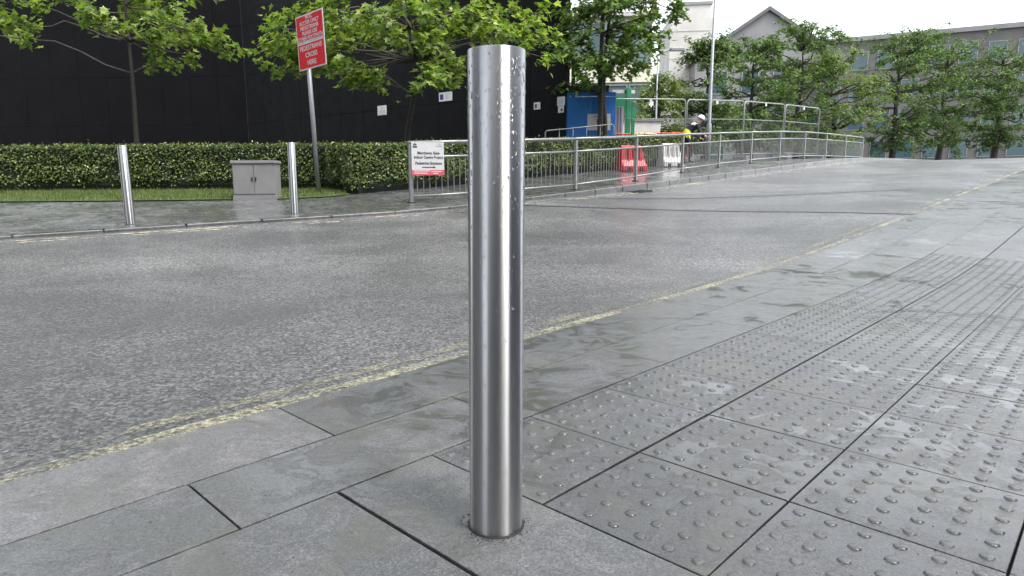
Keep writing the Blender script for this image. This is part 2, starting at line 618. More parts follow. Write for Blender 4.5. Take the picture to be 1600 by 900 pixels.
# gully grate beside the far kerb
gx, gy = 3.05, 13.05
gr = empty('drain_grate', (gx, gy, roadz(gx, gy) + 0.004), R(45))
gr.rotation_euler = (0, -0.06, R(45))
fr = MB()
for a in ((-.25, .25, -.16, -.13), (-.25, .25, .13, .16), (-.25, -.22, -.13, .13), (.22, .25, -.13, .13)):
    fr.box(*a, -0.03, 0.012)
fr.build('frame', 'rubber_black', gr)
bar = MB().box(-0.012, 0.012, -0.13, 0.13, -0.03, 0.01).mesh('bar', 'rubber_black')
for i in range(8):
    link('bar', bar, gr, (-0.185 + i * 0.053, 0, 0))
tag(gr, 'dark iron drain grate in the road against the far kerb', 'drain')

# ---- near pavement: dark bedding with slabs on it
def uvsheet(name, us, vs_, zoff, mat):
    m = MB()
    vv = []
    for u in us:
        for v in vs_:
            x, y = uv2(u, v)
            vv.append((x, y, gz(x, y) + zoff))
    nv = len(vs_)
    ff = [(i * nv + j, (i + 1) * nv + j, (i + 1) * nv + j + 1, i * nv + j + 1) for i in range(len(us) - 1) for j in range(nv - 1)]
    m.add(vv, ff, True)
    return m.build(name, mat)
us = [-8 + 0.4 * i for i in range(56)]
pav = uvsheet('pavement', us, [-7 + 0.5 * i for i in range(18)] + [1.9], -0.022, 'grout')
tag(pav, kind='structure')
us2 = [12.6 + 2 * i for i in range(70)]
tag(uvsheet('distant_pavement', us2, [-7, -4, -1, 0.5, 1.5, 2.06], -0.004, 'granite'), kind='structure')

slab_cache = {}
def slab_mesh(lu, lv, mat, kind):
    key = (round(lu, 3), round(lv, 3), mat, kind)
    if key in slab_cache:
        return slab_cache[key]
    m = MB().box(-lu / 2, lu / 2, -lv / 2, lv / 2, -0.07, 0.0, 0.0012)
    if kind == 'tactile':
        nb = 6
        for i in range(nb):
            for j in range(nb):
                cx = (i - 2.5) * 0.0665
                cy = (j - 2.5) * 0.0655
                prof = [(0.0142, -0.001), (0.0124, 0.0022), (0.0098, 0.0038), (0.004, 0.0041)]
                sub = MB().lathe(prof, 12)
                m.add([(x + cx, y + cy, z) for x, y, z in sub.v], sub.f, True)
    me = m.mesh('tactile_slab' if kind == 'tactile' else 'paving_slab', mat)
    slab_cache[key] = me
    return me
def slab(u0, u1, v0, v1, mat='granite', kind='plain', rot=0.0, dz=0.0, name=None, parent=None):
    uc, vc = (u0 + u1) / 2, (v0 + v1) / 2
    x, y = uv2(uc, vc)
    z = gz(x, y)
    gy_ = (gz(x, y + 0.1) - gz(x, y - 0.1)) / 0.2
    nrm = Vector((random.uniform(-.0022, .0022), -gy_ + random.uniform(-.0022, .0022), 1)).normalized()
    rot += random.uniform(-0.0022, 0.0022)
    ax = Vector((math.cos(R(45) + rot), math.sin(R(45) + rot), 0))
    ax = (ax - nrm * ax.dot(nrm)).normalized()
    ay = nrm.cross(ax)
    o = link(name or ('tactile_slab' if kind == 'tactile' else 'paving_slab'), slab_mesh(u1 - u0, v1 - v0, mat, kind), parent or pav)
    o.matrix_local = Matrix(((ax.x, ay.x, nrm.x, x), (ax.y, ay.y, nrm.y, y), (ax.z, ay.z, nrm.z, z + dz), (0, 0, 0, 1)))
    return o
J = 0.005
# tactile slabs to the right of the bollard
for r, (v0, v1) in enumerate([(-0.306, 0.090), (0.094, 0.490), (0.494, 0.888), (0.897, 1.289)]):
    for k in range(15):
        u0 = 1.067 + 0.41 * k
        slab(u0, u0 + 0.41 - J, v0, v1, 'granite_dark', 'tactile')
    for k in range(8):
        u0 = 1.067 + 0.41 * 15 + 0.72 * k
        slab(u0, u0 + 0.72 - J, v0, v1)
# plain slabs between and left of the tactile field
for (u0, u1) in [(0.771, 1.062)]:
    slab(u0, u1, 0.392, 1.289)
    slab(u0, u1, -0.51, 0.388)
for k in range(7):
    u1 = 0.762 - 0.603 * k
    for q, (v0, v1) in enumerate([(-0.51, 0.086), (0.09, 0.686), (0.69, 1.289)]):
        slab(u1 - 0.60, u1, v0, v1)
def Av(u):
    return 1.60 + 0.025 * (min(max(u, -1), 5) - 0.75)
def Kv(u):
    return 1.955 + 0.03 * (min(max(u, -1), 5) - 0.96)
def quad_slab(name, cs, mat, parent):
    """slab whose four corners are given in (u, v); used where the kerb line runs slightly askew"""
    pts = [uv2(*c) for c in cs]
    cx = sum(p[0] for p in pts) / 4; cy = sum(p[1] for p in pts) / 4
    cz = gz(cx, cy)
    vs = []
    for z, k in ((-0.08, 1.0), (-0.0012, 1.0), (0.0, 0.997)):
        for x, y in pts:
            vs.append(((x - cx) * k, (y - cy) * k, gz(x, y) - cz + z))
    fs = [(3, 2, 1, 0), (8, 9, 10, 11)]
    for r in (0, 4):
        for i in range(4):
            jj = (i + 1) % 4
            fs.append((r + i, r + jj, r + 4 + jj, r + 4 + i))
    o = MB().add(vs, fs).build(name, mat, parent, (cx, cy, cz + random.uniform(-0.0012, 0.0012)))
    return o
for k in range(-6, 14):
    u0 = 0.53 + 0.90 * k
    u1 = u0 + 0.9 - J
    quad_slab('paving_slab', [(u0, 1.2935), (u1, 1.2935), (u1, Av(u1) - 0.005), (u0, Av(u0) - 0.005)], 'granite', pav)
kerb_near = empty('kerb', (0, 0, 0))
tag(kerb_near, kind='structure')
for k in range(-6, 14):
    u0 = 0.055 + 0.90 * k
    u1 = u0 + 0.9 - J
    quad_slab('kerb_stone', [(u0, Av(u0)), (u1, Av(u1)), (u1, Kv(u1)), (u0, Kv(u0))], 'granite_pale' if k == 0 else 'granite', kerb_near)

# grit and washed-out chippings lying on the near paving and along the yellow lines
m = MB()
tet = [(1, 0, -0.4), (-0.5, 0.8, -0.4), (-0.5, -0.8, -0.4), (0.1, 0.1, 0.6)]
for i in range(2600):
    u = random.uniform(-0.5, 6)
    v = random.uniform(-0.2, 1.95) if random.random() < 0.45 else random.gauss(2.05, 0.14)
    x, y = uv2(u, v)
    if i < 170:                      # swept up against the foot of the near bollard
        an = random.uniform(0, 6.28); rr_ = 0.0615 + abs(random.gauss(0, 0.012))
        x, y = 0.0125 + rr_ * math.cos(an), 1.298 + rr_ * math.sin(an)
        u, v = xy2(x, y)
    z = (gz(x, y) if v < Kv(u) else roadz(x, y))
    r_ = random.uniform(0.0008, 0.0026)
    a = random.uniform(0, 6.28); ca, sa = math.cos(a), math.sin(a)
    m.add([(x + (p[0] * ca - p[1] * sa) * r_, y + (p[0] * sa + p[1] * ca) * r_, z + (p[2] + 0.4) * r_ * 0.8) for p in tet], [(0, 1, 3), (1, 2, 3), (2, 0, 3)])
tag(m.build('grit', 'soil'), 'dark grit and fine chippings scattered over the wet paving', 'grit', kind='stuff')

# lawn strip in front of the hedge
HEDGE = [(-30, 2.5), (-16, 10.2), (-9, 12.75), (-3.25, 12.75), (-2.5, 11.7), (-0.81, 13.2), (0.88, 15.16), (3.49, 17.75), (6.1, 20.35)]
lawn_poly = [(-9.5, 10.9), (-6, 10.95), (-3.53, 11.06), (-2.75, 11.38), (-2.5, 11.75), (-3.2, 13.1), (-9.5, 13.2)]
m = MB()
m.add([(x, y, gz(x, y) + 0.018) for x, y in lawn_poly], [tuple(range(len(lawn_poly)))])
tag(m.build('lawn', 'turf'), kind='structure')
m = MB()
def inpoly(x, y, poly):
    c = False
    j = len(poly) - 1
    for i in range(len(poly)):
        xi, yi = poly[i]; xj, yj = poly[j]
        if (yi > y) != (yj > y) and x < (xj - xi) * (y - yi) / (yj - yi) + xi:
            c = not c
        j = i
    return c
for i in range(13000):
    x, y = random.uniform(-9.5, -2.5), random.uniform(10.85, 12.75)
    if not inpoly(x, y, lawn_poly):
        continue
    a = random.uniform(0, 6.28); h = random.uniform(0.03, 0.085); wd = 0.005
    dx, dy = math.cos(a), math.sin(a)
    z = gz(x, y) + 0.015
    lean = random.uniform(0, 0.03)
    m.add([(x - dx * wd, y - dy * wd, z), (x + dx * wd, y + dy * wd, z), (x + dy * lean, y - dx * lean, z + h)], [(0, 1, 2)])
tag(m.build('grass', 'grass_blade'), 'short green grass in front of the hedge', 'grass', kind='stuff')

# ------------------------------------------------------------------ bollards
BR, BH = 0.0570, 0.988
def bollard_parts(root, h, r):
    tube = MB().lathe([(r, 0.0), (r, h - 0.0012), (r - 0.0009, h - 0.0002), (r - 0.003, h)], 96, cap=False)
    tube.build('tube', 'steel', root)
    cap = MB().lathe([(r - 0.0032, h - 0.004), (r - 0.0036, h - 0.0006), (r * 0.5, h + 0.0004), (0.002, h + 0.0006)], 96)
    cap.build('cap', 'steel', root)
    base = MB().lathe([(r + 0.0045, -0.02), (r + 0.0045, 0.0022), (r + 0.0006, 0.0034)], 64, cap=False)
    base.build('base_seal', 'rubber_black', root)
bx, by = 0.0125, 1.298
boll = empty('bollard', (bx, by, gz(bx, by)), 0)
boll.rotation_euler = (0, R(0.35), R(20))
bollard_parts(boll, BH, BR)
tag(boll, 'tall brushed steel bollard with rain drops, standing nearest on the grey paving', 'bollard', 'steel bollards')
# rain drops on the steel
ico = bmesh.new()
bmesh.ops.create_icosphere(ico, subdivisions=2, radius=1.0)
iv = [v.co.copy() for v in ico.verts]
jf = [tuple(v.index for v in f.verts) for f in ico.faces]
ico.free()
m = MB()
for i in range(1700):
    z = BH - 0.012 - abs(random.gauss(0, 0.30)) if random.random() < 0.75 else random.uniform(0.02, BH - 0.02)
    if z < 0.02:
        continue
    a = random.uniform(0, 2 * math.pi)
    rr = random.choice((0.0008, 0.0009, 0.0011, 0.0014, 0.0018, 0.0022)) * random.uniform(0.8, 1.25)
    el = random.uniform(1.0, 1.6)
    cx, cy = math.cos(a), math.sin(a)
    rad = Vector((cx, cy, 0)); tan = Vector((-cy, cx, 0))
    c0 = rad * (BR - rr * 0.05) + Vector((0, 0, z))
    m.add([c0 + rad * (p.x * rr * 0.42) + tan * (p.y * rr) + Vector((0, 0, p.z * rr * el - (0.3 * rr * (1 - abs(p.y)) if p.z < 0 else 0))) for p in iv], jf, True)
dr = m.build('rain_drops', 'water', boll)
dr['kind'] = 'stuff'

small = []
for i, (x, y, lab) in enumerate([(-2.77, 9.22, 'steel bollard across the road beside the leaning signpost'),
                                 (-4.62, 8.3, 'steel bollard across the road, second from the signpost'),
                                 (-6.5, 7.35, 'steel bollard across the road, third from the signpost')]):
    b = empty('bollard', (x, y, gz(x, y)))
    if i == 0:
        bollard_parts(b, 0.995, BR)
        b.rotation_euler = (0, R(0.3), 0)
        first_small = b
    else:
        for ch in first_small.children:
            c = ch.copy(); C.objects.link(c); c.parent = b
        b.rotation_euler = (R(0.4), R(-0.5 * i), 0)
    tag(b, lab, 'bollard', 'steel bollards')

def at(px, py, Y):
    """world point at depth Y on the sight line through a point of the photograph"""
    d = fwd + right * ((px - 763.5) / 1000) + up * ((450 - py) / 1000)
    return Vector((0, 0, CAM_H)) + d * (Y / d.y)
ptarget = lambda px, py, Y: tuple(at(px, py, Y))

# ------------------------------------------------------------------ black clad building, blue hoarding
A0 = Vector((2.27, 19.15)); AD = Vector((-0.8, 0.6))
TALL = 9.6
pm_wall = MB().box(-0.607, 0.607, 0.0, 0.055, -1.015, 1.015, 0.004).mesh('panel', 'black_cladding')
def black_wall(loc, rz, cols, lab):
    o_ = empty('black_clad_wall', (loc[0], loc[1], 0), rz)   # local -X runs left; local -Y faces the street
    MB().box(-cols * 1.222 - 0.02, -0.05, 0.06, 0.3, 0.3, TALL).build('backing', 'black_cladding', o_)
    for c in range(cols):
        for r in range(4):
            o = link('panel', pm_wall, o_, (-0.612 - c * 1.222, random.uniform(0, 0.006), 1.4 + 1.02 + r * 2.038))
            o.rotation_euler = (0, 0, random.uniform(-0.004, 0.004))
    tag(o_, lab, 'wall')
    return o_
hb = black_wall(A0, math.atan2(AD.y, AD.x) + math.pi, 13, 'tall matt black clad wall with white notices behind the hedge')
A1 = A0 + AD * (13 * 1.222 + 0.02)
black_wall(A1, R(-2), 20, 'black clad wall continuing to the left behind the maples')
def on_wall(s, z, out=0.012):
    """point at distance s left of the wall's right corner, in front of the panels"""
    q = hb.matrix_basis @ Vector((-s, -out, z))
    return q
hb_rz = hb.rotation_euler.z
def wall_hit(px, py):
    """(distance left of the corner, height) where a sight line meets the wall"""
    d = fwd + right * ((px - 763.5) / 1000) + up * ((450 - py) / 1000)
    n2 = Vector((-AD.y, AD.x))
    t_ = A0.dot(n2) / Vector((d.x, d.y)).dot(n2)
    p = Vector((0, 0, CAM_H)) + d * t_
    return (Vector((p.x, p.y)) - A0).dot(AD), p.z
def wall_s(px):
    return wall_hit(px, 160)[0]
def wall_z(px, py):
    return wall_hit(px, py)[1]
def notice(px0, px1, py0, py1, lab, kind):
    s0, s1 = wall_s(px1), wall_s(px0)
    pc = (px0 + px1) / 2
    s = (s0 + s1) / 2
    zt, zb = wall_z(pc, py0), wall_z(pc, py1)
    wd, ht = (s1 - s0), zt - zb
    o = empty('notice', on_wall(s, (zt + zb) / 2), hb_rz)
    MB().box(-wd / 2, wd / 2, -0.004, 0.004, -ht / 2, ht / 2).build('sheet', 'white_sheet', o)
    def prt(x0, x1, z0, z1, mt):
        MB().box(x0 * wd, x1 * wd, -0.0065, -0.0045, z0 * ht, z1 * ht).build('print', mt, o)
    if kind == 'navy':
        prt(-0.42, -0.16, -0.30, 0.30, 'navy_print')
        for z in (0.26, 0.10, -0.06, -0.22):
            prt(-0.04, 0.40 if z > 0.2 else 0.2, z, z + 0.07, 'grey_print')
    elif kind == 'lines':
        prt(-0.08, 0.08, 0.12, 0.30, 'grey_print')
        prt(-0.34, 0.34, -0.10, -0.03, 'grey_print'); prt(-0.34, 0.34, -0.22, -0.15, 'grey_print')
        prt(-0.36, 0.36, -0.46, -0.37, 'grey_print')
    elif kind == 'black':
        prt(-0.32, -0.02, -0.28, 0.26, 'black_print')
        prt(0.1, 0.36, 0.0, 0.2, 'grey_print')
    elif kind == 'poster':
        for i in range(6):
            prt(-0.38, 0.30 - 0.05 * (i % 3), 0.26 - i * 0.12, 0.31 - i * 0.12, 'grey_print')
    elif kind == 'face':
        prt(-0.05, 0.3, -0.3, 0.1, 'black_print'); prt(-0.35, 0.3, 0.22, 0.3, 'grey_print')
    tag(o, lab, 'notice', 'white notices on the black wall')
notice(590, 604, 165, 180, 'small square white notice with grey lines, low on the black wall', 'lines')
notice(686.5, 707, 144, 158, 'wide white notice with navy block on the black wall', 'navy')
notice(834.5, 844.5, 160, 171, 'small white notice with black square, right of the near bollard', 'black')
notice(871, 883, 151, 165, 'larger white poster at the right edge of the black wall', 'poster')
notice(872.5, 881.5, 165.5, 176, 'small notice below the poster at the black wall edge', 'face')

bh = empty('blue_hoarding', (2.28, 19.25, gz(2.28, 19.25) - 0.1), R(-1.5))
pm = MB().box(-0.36, 0.36, 0.0, 0.03, 0, 2.1, 0.004).mesh('panel', 'blue_board')
for i in range(2):
    link('panel', pm, bh, (0.37 + 0.724 * i, 0, 0))
MB().box(0.0, 1.455, 0.002, 0.05, 2.12, 2.23, 0.004).build('top_rail', 'blue_board', bh)
MB().box(0.0, 1.25, 0.0, 0.1, 2.235, 2.42, 0.004).build('fascia', 'dark_timber', bh)
sg = MB().box(0.64, 1.31, -0.012, -0.002, 1.15, 1.62, 0.0).build('sign_board', 'white_sheet', bh)
lettering('Be', 0.17, 'navy_print', sg, (0.99, -0.013, 1.40), bold=0.004)
lettering('site', 0.08, 'grey_print', sg, (1.0, -0.013, 1.25)) if False else None
sw = MB().prism([(0.80, 1.52), (0.95, 1.565), (1.12, 1.55), (1.2, 1.52), (1.1, 1.53), (0.95, 1.535)], -0.0145, -0.0125)
sw.build('logo_swoosh', 'navy_print', sg)
tag(bh, 'bright blue site hoarding with white sign beside black wall', 'hoarding')

# dark timber frame above the blue hoarding
tf = empty('timber_frame', (2.52, 19.85, gz(2.5, 19.85)), R(-3))
MB().box(0.0, 0.11, 0, 0.1, 0, 2.95).build('post', 'dark_timber', tf)
MB().box(0.78, 0.9, 0, 0.1, 0, 2.95).build('post', 'dark_timber', tf)
MB().box(-0.02, 0.95, 0.0, 0.1, 2.955, 3.10).build('beam', 'dark_timber', tf)
tag(tf, 'dark timber goalpost frame standing behind the blue hoarding', 'frame')

# pale corrugated screen and green gate beyond the blue hoarding
ps = empty('corrugated_screen', (4.02, 20.1, gz(4.0, 20.1)))
rb = MB().box(-0.035, 0.035, 0, 0.04, 0, 1.75, 0.01).mesh('rib', 'pale_corrugated')
for i in range(3):
    link('rib', rb, ps, (-0.09 + i * 0.085, 0, 0))
MB().box(-0.14, 0.14, 0.042, 0.06, 0.0, 1.74).build('panel', 'pale_corrugated', ps)
tag(ps, 'narrow pale ribbed screen right of the blue hoarding', 'screen')
gg = empty('green_gate', (4.42, 21.0, gz(4.4, 21)), R(12))
MB().box(0.0, 0.16, 0, 0.12, 0, 2.35, 0.01).build('post', 'green_paint', gg)
MB().box(-0.42, 0.34, 0.13, 0.19, 2.2, 2.3).build('top_rail', 'white_plastic', gg)
MB().box(0.2, 0.30, 0.0, 0.06, 0, 1.9).build('stile', 'green_paint', gg)
MB().box(-0.4, -0.02, 0.03, 0.08, 1.6, 2.1).build('panel', 'green_paint', gg)
tag(gg, 'green steel gate post with pale top rail by the site entrance', 'gate')
gc = empty('grey_skip', (5.2, 24, gz(5.2, 24)), R(10))
MB().prism([(-0.7, 0.2), (0.7, 0.2), (0.85, 1.3), (-0.95, 1.3)], -0.8, 0.8).build('body', 'white_plastic', gc)
MB().prism([(-1.0, 1.3), (0.9, 1.3), (0.9, 1.38), (-1.0, 1.38)], -0.85, 0.85).build('rim', 'galvanised', gc)
for sx in (-1, 1):
    MB().box(sx * 0.55 - 0.06, sx * 0.55 + 0.06, -0.75, 0.75, 0, 0.2).build('skid', 'galvanised', gc)
tag(gc, 'pale waste skip behind the site fence', 'skip')

# ------------------------------------------------------------------ foliage helpers
LEAF = [(0, 0), (0.16, 0.10), (0.50, 0.02), (0.36, 0.28), (0.56, 0.52), (0.24, 0.52), (0.0, 1.0), (-0.24, 0.52), (-0.56, 0.52), (-0.36, 0.28), (-0.50, 0.02), (-0.16, 0.10)]
LF = [(0, 1, 3, 5, 6), (1, 2, 3), (3, 4, 5), (0, 6, 7, 9, 11), (11, 9, 10), (9, 7, 8)]
def add_leaf(m, p, nrm, tip, size, fold=0.25, simple_=False):
    nrm = nrm.normalized()
    tip = (tip - nrm * tip.dot(nrm))
    if tip.length < 1e-4:
        tip = nrm.orthogonal()
    tip.normalize()
    side = tip.cross(nrm)
    o = len(m.v)
    if simple_:
        pts = [(0, 0), (0.30, 0.45), (0, 1.0), (-0.30, 0.45)]
        fl = [(0, 1, 2), (0, 2, 3)]
    else:
        pts, fl = LEAF, LF
    for a, b in pts:
        q = p + side * (a * size) + tip * ((b - 0.1) * size) + nrm * (abs(a) * fold * size - b * b * 0.18 * size)
        m.v.append((q.x, q.y, q.z))
    for f in fl:
        m.f.append(tuple(i + o for i in f)); m.s.append(False)
def rv(s=1.0):
    return Vector((random.gauss(0, s), random.gauss(0, s), random.gauss(0, s)))
def limb_path(a, b, sag=0.1, wig=0.05, n=6):
    pts = []
    L = (b - a).length
    o1, o2 = rv(1), rv(1)
    for i in range(n + 1):
        t = i / n
        p = a.lerp(b, t)
        arch = math.sin(t * math.pi)
        p = p + Vector((0, 0, sag * L * arch)) + (o1 * math.sin(t * 5.1) + o2 * math.sin(t * 8.3 + 1)) * wig * L * arch
        pts.append(p)
    return pts
def make_tree(name, label, base, height, r0, targets, leaf_mat, size, per, spread, group=None, stems=1, simple_=False, lean=Vector((0, 0, 0)), fork=(0.3, 0.75), cat='tree', bark='bark', dense=1.0):
    root = empty(name, base)
    tr = MB()
    tops = []
    for s in range(stems):
        b0 = Vector((0.16 * s - 0.08 * (stems - 1), 0.05 * s, -0.3))
        top = Vector((0.25 * s, 0.1, height)) + lean
        pth = limb_path(b0, top, 0, 0.012, 9)
        tr.tube(pth, [r0 * (1 - 0.86 * i / 9) * (1 if s == 0 else 0.8) for i in range(10)], 8)
        tops.append(pth)
    tr.build('trunk', bark, root)
    br, lf = MB(), MB()
    for tg in targets:
        tgl = Vector(tg) - Vector(base)
        pth = tops[random.randrange(stems)]
        hz = math.hypot(tgl.x, tgl.y)
        want = max(height * fork[0], min(height * 0.96, tgl.z - hz * random.uniform(0.0, 0.28)))
        k = min(range(len(pth)), key=lambda i: abs(pth[i].z - want))
        a = pth[k]
        lp = limb_path(a, tgl, 0.05, 0.045, 6)
        rb_ = r0 * 0.26
        br.tube(lp, [rb_ * (1 - 0.8 * i / 6) + 0.004 for i in range(7)], 5)
        for q in range(per[0]):
            st_ = lp[random.randint(4, 6)]
            end = st_ + Vector((random.gauss(0, spread), random.gauss(0, spread), random.gauss(-0.06, spread * 0.45)))
            tp = limb_path(st_, end, 0.08, 0.05, 3)
            br.tube(tp, [0.008, 0.006, 0.004, 0.003], 3, caps=False)
            for r in range(per[1]):
                t_ = random.random() ** 0.7
                seg = min(2, int(t_ * 3))
                p = tp[seg].lerp(tp[seg + 1], t_ * 3 - seg) + rv(0.075)
                out = (p - pth[min(k + 1, 9)])
                out.z = 0
                nrm = Vector((0, 0, 1)) + rv(0.42) + out.normalized() * 0.25
                tip = out.normalized() * 0.7 + rv(0.6) + Vector((0, 0, -0.45))
                add_leaf(lf, p, nrm, tip, size * random.uniform(0.65, 1.25), random.uniform(0.05, 0.35), simple_)
    br.build('branches', 'twig', root)
    crown = lf.build('crown', leaf_mat, root)
    crown['kind'] = 'stuff'
    tag(root, label, cat, group)
    return root
# maple by the hedge: boughs hang over the hedge in front of the black wall
T1 = (-1.86, 14.75, gz(-1.86, 14.75))
tg1 = []
for px, py in [(436, 42), (448, 66), (436, 92), (470, 98), (468, 10), (500, 8), (530, 34), (545, 50), (512, 112), (535, 104), (560, 62), (590, 55), (618, 66), (600, 22), (575, 18),
               (640, 20), (668, 14), (700, 22), (690, 52), (672, 66), (712, 70), (700, 100), (692, 124), (718, 92), (740, 46), (770, 30), (742, 12), (800, 18), (790, 48), (815, 62), (838, 78),
               (828, 40), (856, 18), (862, 58), (700, 118), (655, 44), (850, 90), (430, 58), (442, 28), (438, 108), (462, 104), (522, 108), (540, 116), (430, 84), (452, 80), (486, 60), (700, 108), (726, 60)]:
    tg1.append(ptarget(px, py, random.uniform(12.9, 15.8)))
for i in range(14):
    a = random.uniform(0, 6.28); rr = 3.3 * math.sqrt(random.random())
    tg1.append((T1[0] + rr * math.cos(a), T1[1] + 0.9 * rr * math.sin(a), random.uniform(5.8, 8.6) - rr * 0.2))
make_tree('maple_tree', 'slim maple with bright green leaves in front of the black wall', T1, 6.2, 0.07, tg1, 'maple_leaf', 0.16, (4, 20), 0.27, 'street trees behind the hedge')
# dark double stemmed tree by the blue hoarding
T2 = (3.30, 18.95, gz(3.3, 18.95))
tg2 = []
for i in range(34):
    px, py = random.uniform(872, 1040), random.uniform(-20, 118)
    if abs(px - 955) / 90 + abs(py - 30) / 95 > 1.25:
        continue
    tg2.append(ptarget(px, py, random.uniform(17.6, 20.6)))
for px, py in [(868, 44), (872, 76), (890, 100), (900, 132), (915, 70), (985, 100), (1000, 112), (1020, 78), (1035, 22), (1058, 10), (1068, 20), (1040, 60), (990, 40), (960, 12), (910, 20), (890, 30), (1022, 104), (905, 118)]:
    tg2.append(ptarget(px, py, random.uniform(17.9, 20)))
for i in range(16):
    a = random.uniform(0, 6.28); rr = 2.3 * math.sqrt(random.random())
    tg2.append((T2[0] + 0.2 + rr * math.cos(a), T2[1] + rr * math.sin(a), random.uniform(7.0, 9.5) - rr * 0.3))
make_tree('maple_tree', 'dark double stemmed tree standing before the blue hoarding', T2, 7.0, 0.105, tg2, 'maple_leaf_dark', 0.15, (5, 17), 0.33, 'street trees behind the hedge', stems=2)
# more of the row, to the left
for (x, y, lab) in [(-8.2, 15.3, 'maple standing left of the signpost behind the hedge'), (-14.5, 16.5, 'leftmost maple behind the long hedge')]:
    tg = []
    for i in range(58):
        a = random.uniform(0, 6.28); rr = 3.1 * math.sqrt(random.random())
        tg.append((x + rr * math.cos(a), y + 0.9 * rr * math.sin(a), random.uniform(3.6, 8.2) + 0.1 * rr))
    make_tree('maple_tree', lab, (x, y, gz(x, y)), 6.0, 0.07, tg, 'maple_leaf', 0.16, (4, 19), 0.3, 'street trees behind the hedge')
# background trees to the right
def blob_targets(x, y, z0, z1, rx, n):
    out = []
    for i in range(n):
        a = random.uniform(0, 6.28); t_ = random.random()
        rr = rx * math.sqrt(random.random()) * math.sin(math.pi * (0.12 + 0.8 * t_)) ** 0.6
        out.append((x + rr * math.cos(a), y + rr * math.sin(a), z0 + (z1 - z0) * t_))
    return out
BT = [(9.6, 29, 2.2, 6.9, 1.9, 'background_leaf', 'round green tree in front of the concrete tower', 30),
      (6.9, 26.5, 1.5, 5.0, 1.5, 'willow_leaf', 'pale feathery willow behind the site fence', 30),
      (13.2, 33, 2.4, 8.0, 2.6, 'background_leaf', 'broad tree right of the lamp column', 34),
      (17.5, 37, 2.6, 9.5, 3.0, 'background_leaf', 'tall tree at the bend of the road', 36),
      (22.5, 43, 2.6, 9.0, 3.4, 'willow_leaf', 'pale tree far up the road', 34),
      (28.5, 46, 2.6, 11, 3.8, 'background_leaf', 'large dark tree far up the road on the right', 38),
      (38, 55, 3, 12, 4.6, 'background_leaf', 'rightmost large tree at the end of the road', 40),
      (34.5, 44.5, 3, 10, 3.6, 'background_leaf', 'tree at the right edge where the road ends', 36)]
for (x, y, z0, z1, rx, mt, lab, nt) in BT:
    make_tree('background_tree', lab, (x, y, gz(x, y)), (z1 - gz(x, y)) * 0.8, 0.1 + 0.012 * rx * 3, blob_targets(x, y, z0, z1, rx, nt * 2), mt, 0.10 + 0.024 * rx, (5, 34), 0.21 * rx, 'trees beyond the site fence', simple_=True)

# ------------------------------------------------------------------ hedge
hed = empty('hedge', (-2.67, 11.55, 0))
inv = Vector((-2.67, 11.55, 0))
def hedge_normal(d):
    _, a = along(HEDGE, max(0, d - 0.35)); _, b = along(HEDGE, d + 0.35)
    tt = (a + b).normalized()
    return Vector((-tt.y, tt.x))
core = MB()
HL = plen(HEDGE)
rows = []
d = 12.0
while d < HL:
    p, _ = along(HEDGE, d); nn = hedge_normal(d)
    rows.append((p, nn)); d += 0.3
vs, fs = [], []
for p, nn in rows:
    z = gz(p.x, p.y)
    for o, h in ((0.16, 0.0), (0.10, 0.12), (0.07, 0.80), (0.14, 0.85), (0.70, 0.85), (0.74, 0.0)):
        q = p + nn * o
        vs.append((q.x - inv.x, q.y - inv.y, z + h))
for i in range(len(rows) - 1):
    for j in range(5):
        fs.append((i * 6 + j, (i + 1) * 6 + j, (i + 1) * 6 + j + 1, i * 6 + j + 1))
e = (len(rows) - 1) * 6
fs += [(5, 4, 3, 2, 1, 0), tuple(range(e, e + 6))]
core.add(vs, fs)
core.build('woody_core', 'hedge_core', hed)
lf = MB()
def hleaf(d, face):
    p, _ = along(HEDGE, d); nn = hedge_normal(d)
    z = gz(p.x, p.y)
    w3 = Vector((nn.x, nn.y, 0))
    bul = 0.05 * noise.noise(Vector((d * 1.7, face * 3.1, 0)))
    if face == 0:
        h = 0.10 + 0.80 * random.random() ** 0.85
        if h < 0.18 and random.random() < 0.5: return
        off = 0.05 - bul - 0.06 * noise.noise(Vector((d * 3, h * 4, 5))) + random.uniform(-0.03, 0.05) + (0.05 if h < 0.2 else 0)
        nrm = -w3 + Vector((0, 0, 0.55)) + rv(0.45)
    else:
        off = random.uniform(0.02, 0.74)
        h = 0.88 + bul * 0.7 + random.uniform(-0.04, 0.03)
        nrm = Vector((0, 0, 1)) - w3 * 0.15 + rv(0.45)
    q = Vector((p.x, p.y, z)) + w3 * off + Vector((0, 0, h)) - inv
    add_leaf(lf, q, nrm, rv(1) + Vector((0, 0, 0.25)), random.uniform(0.035, 0.07), random.uniform(0.1, 0.5), True)
for i in range(38000):
    hleaf(random.uniform(12.2, HL - 0.05), 0)
for i in range(15000):
    hleaf(random.uniform(12.2, HL - 0.05), 1)
for i in range(1400):    # stray shoots above the clipped top
    d_ = random.uniform(12.2, HL - 0.1)
    p, _ = along(HEDGE, d_); nn = hedge_normal(d_)
    q = Vector((p.x, p.y, gz(p.x, p.y))) + Vector((nn.x, nn.y, 0)) * random.uniform(0.0, 0.7) + Vector((0, 0, 0.88 + abs(random.gauss(0, 0.035)) * (1 + noise.noise(Vector((d_ * 1.3, 0, 9)))))) - inv
    add_leaf(lf, q, rv(1) + Vector((0, 0, 0.6)), rv(0.6) + Vector((0, 0, 0.8)), random.uniform(0.035, 0.065), 0.3, True)
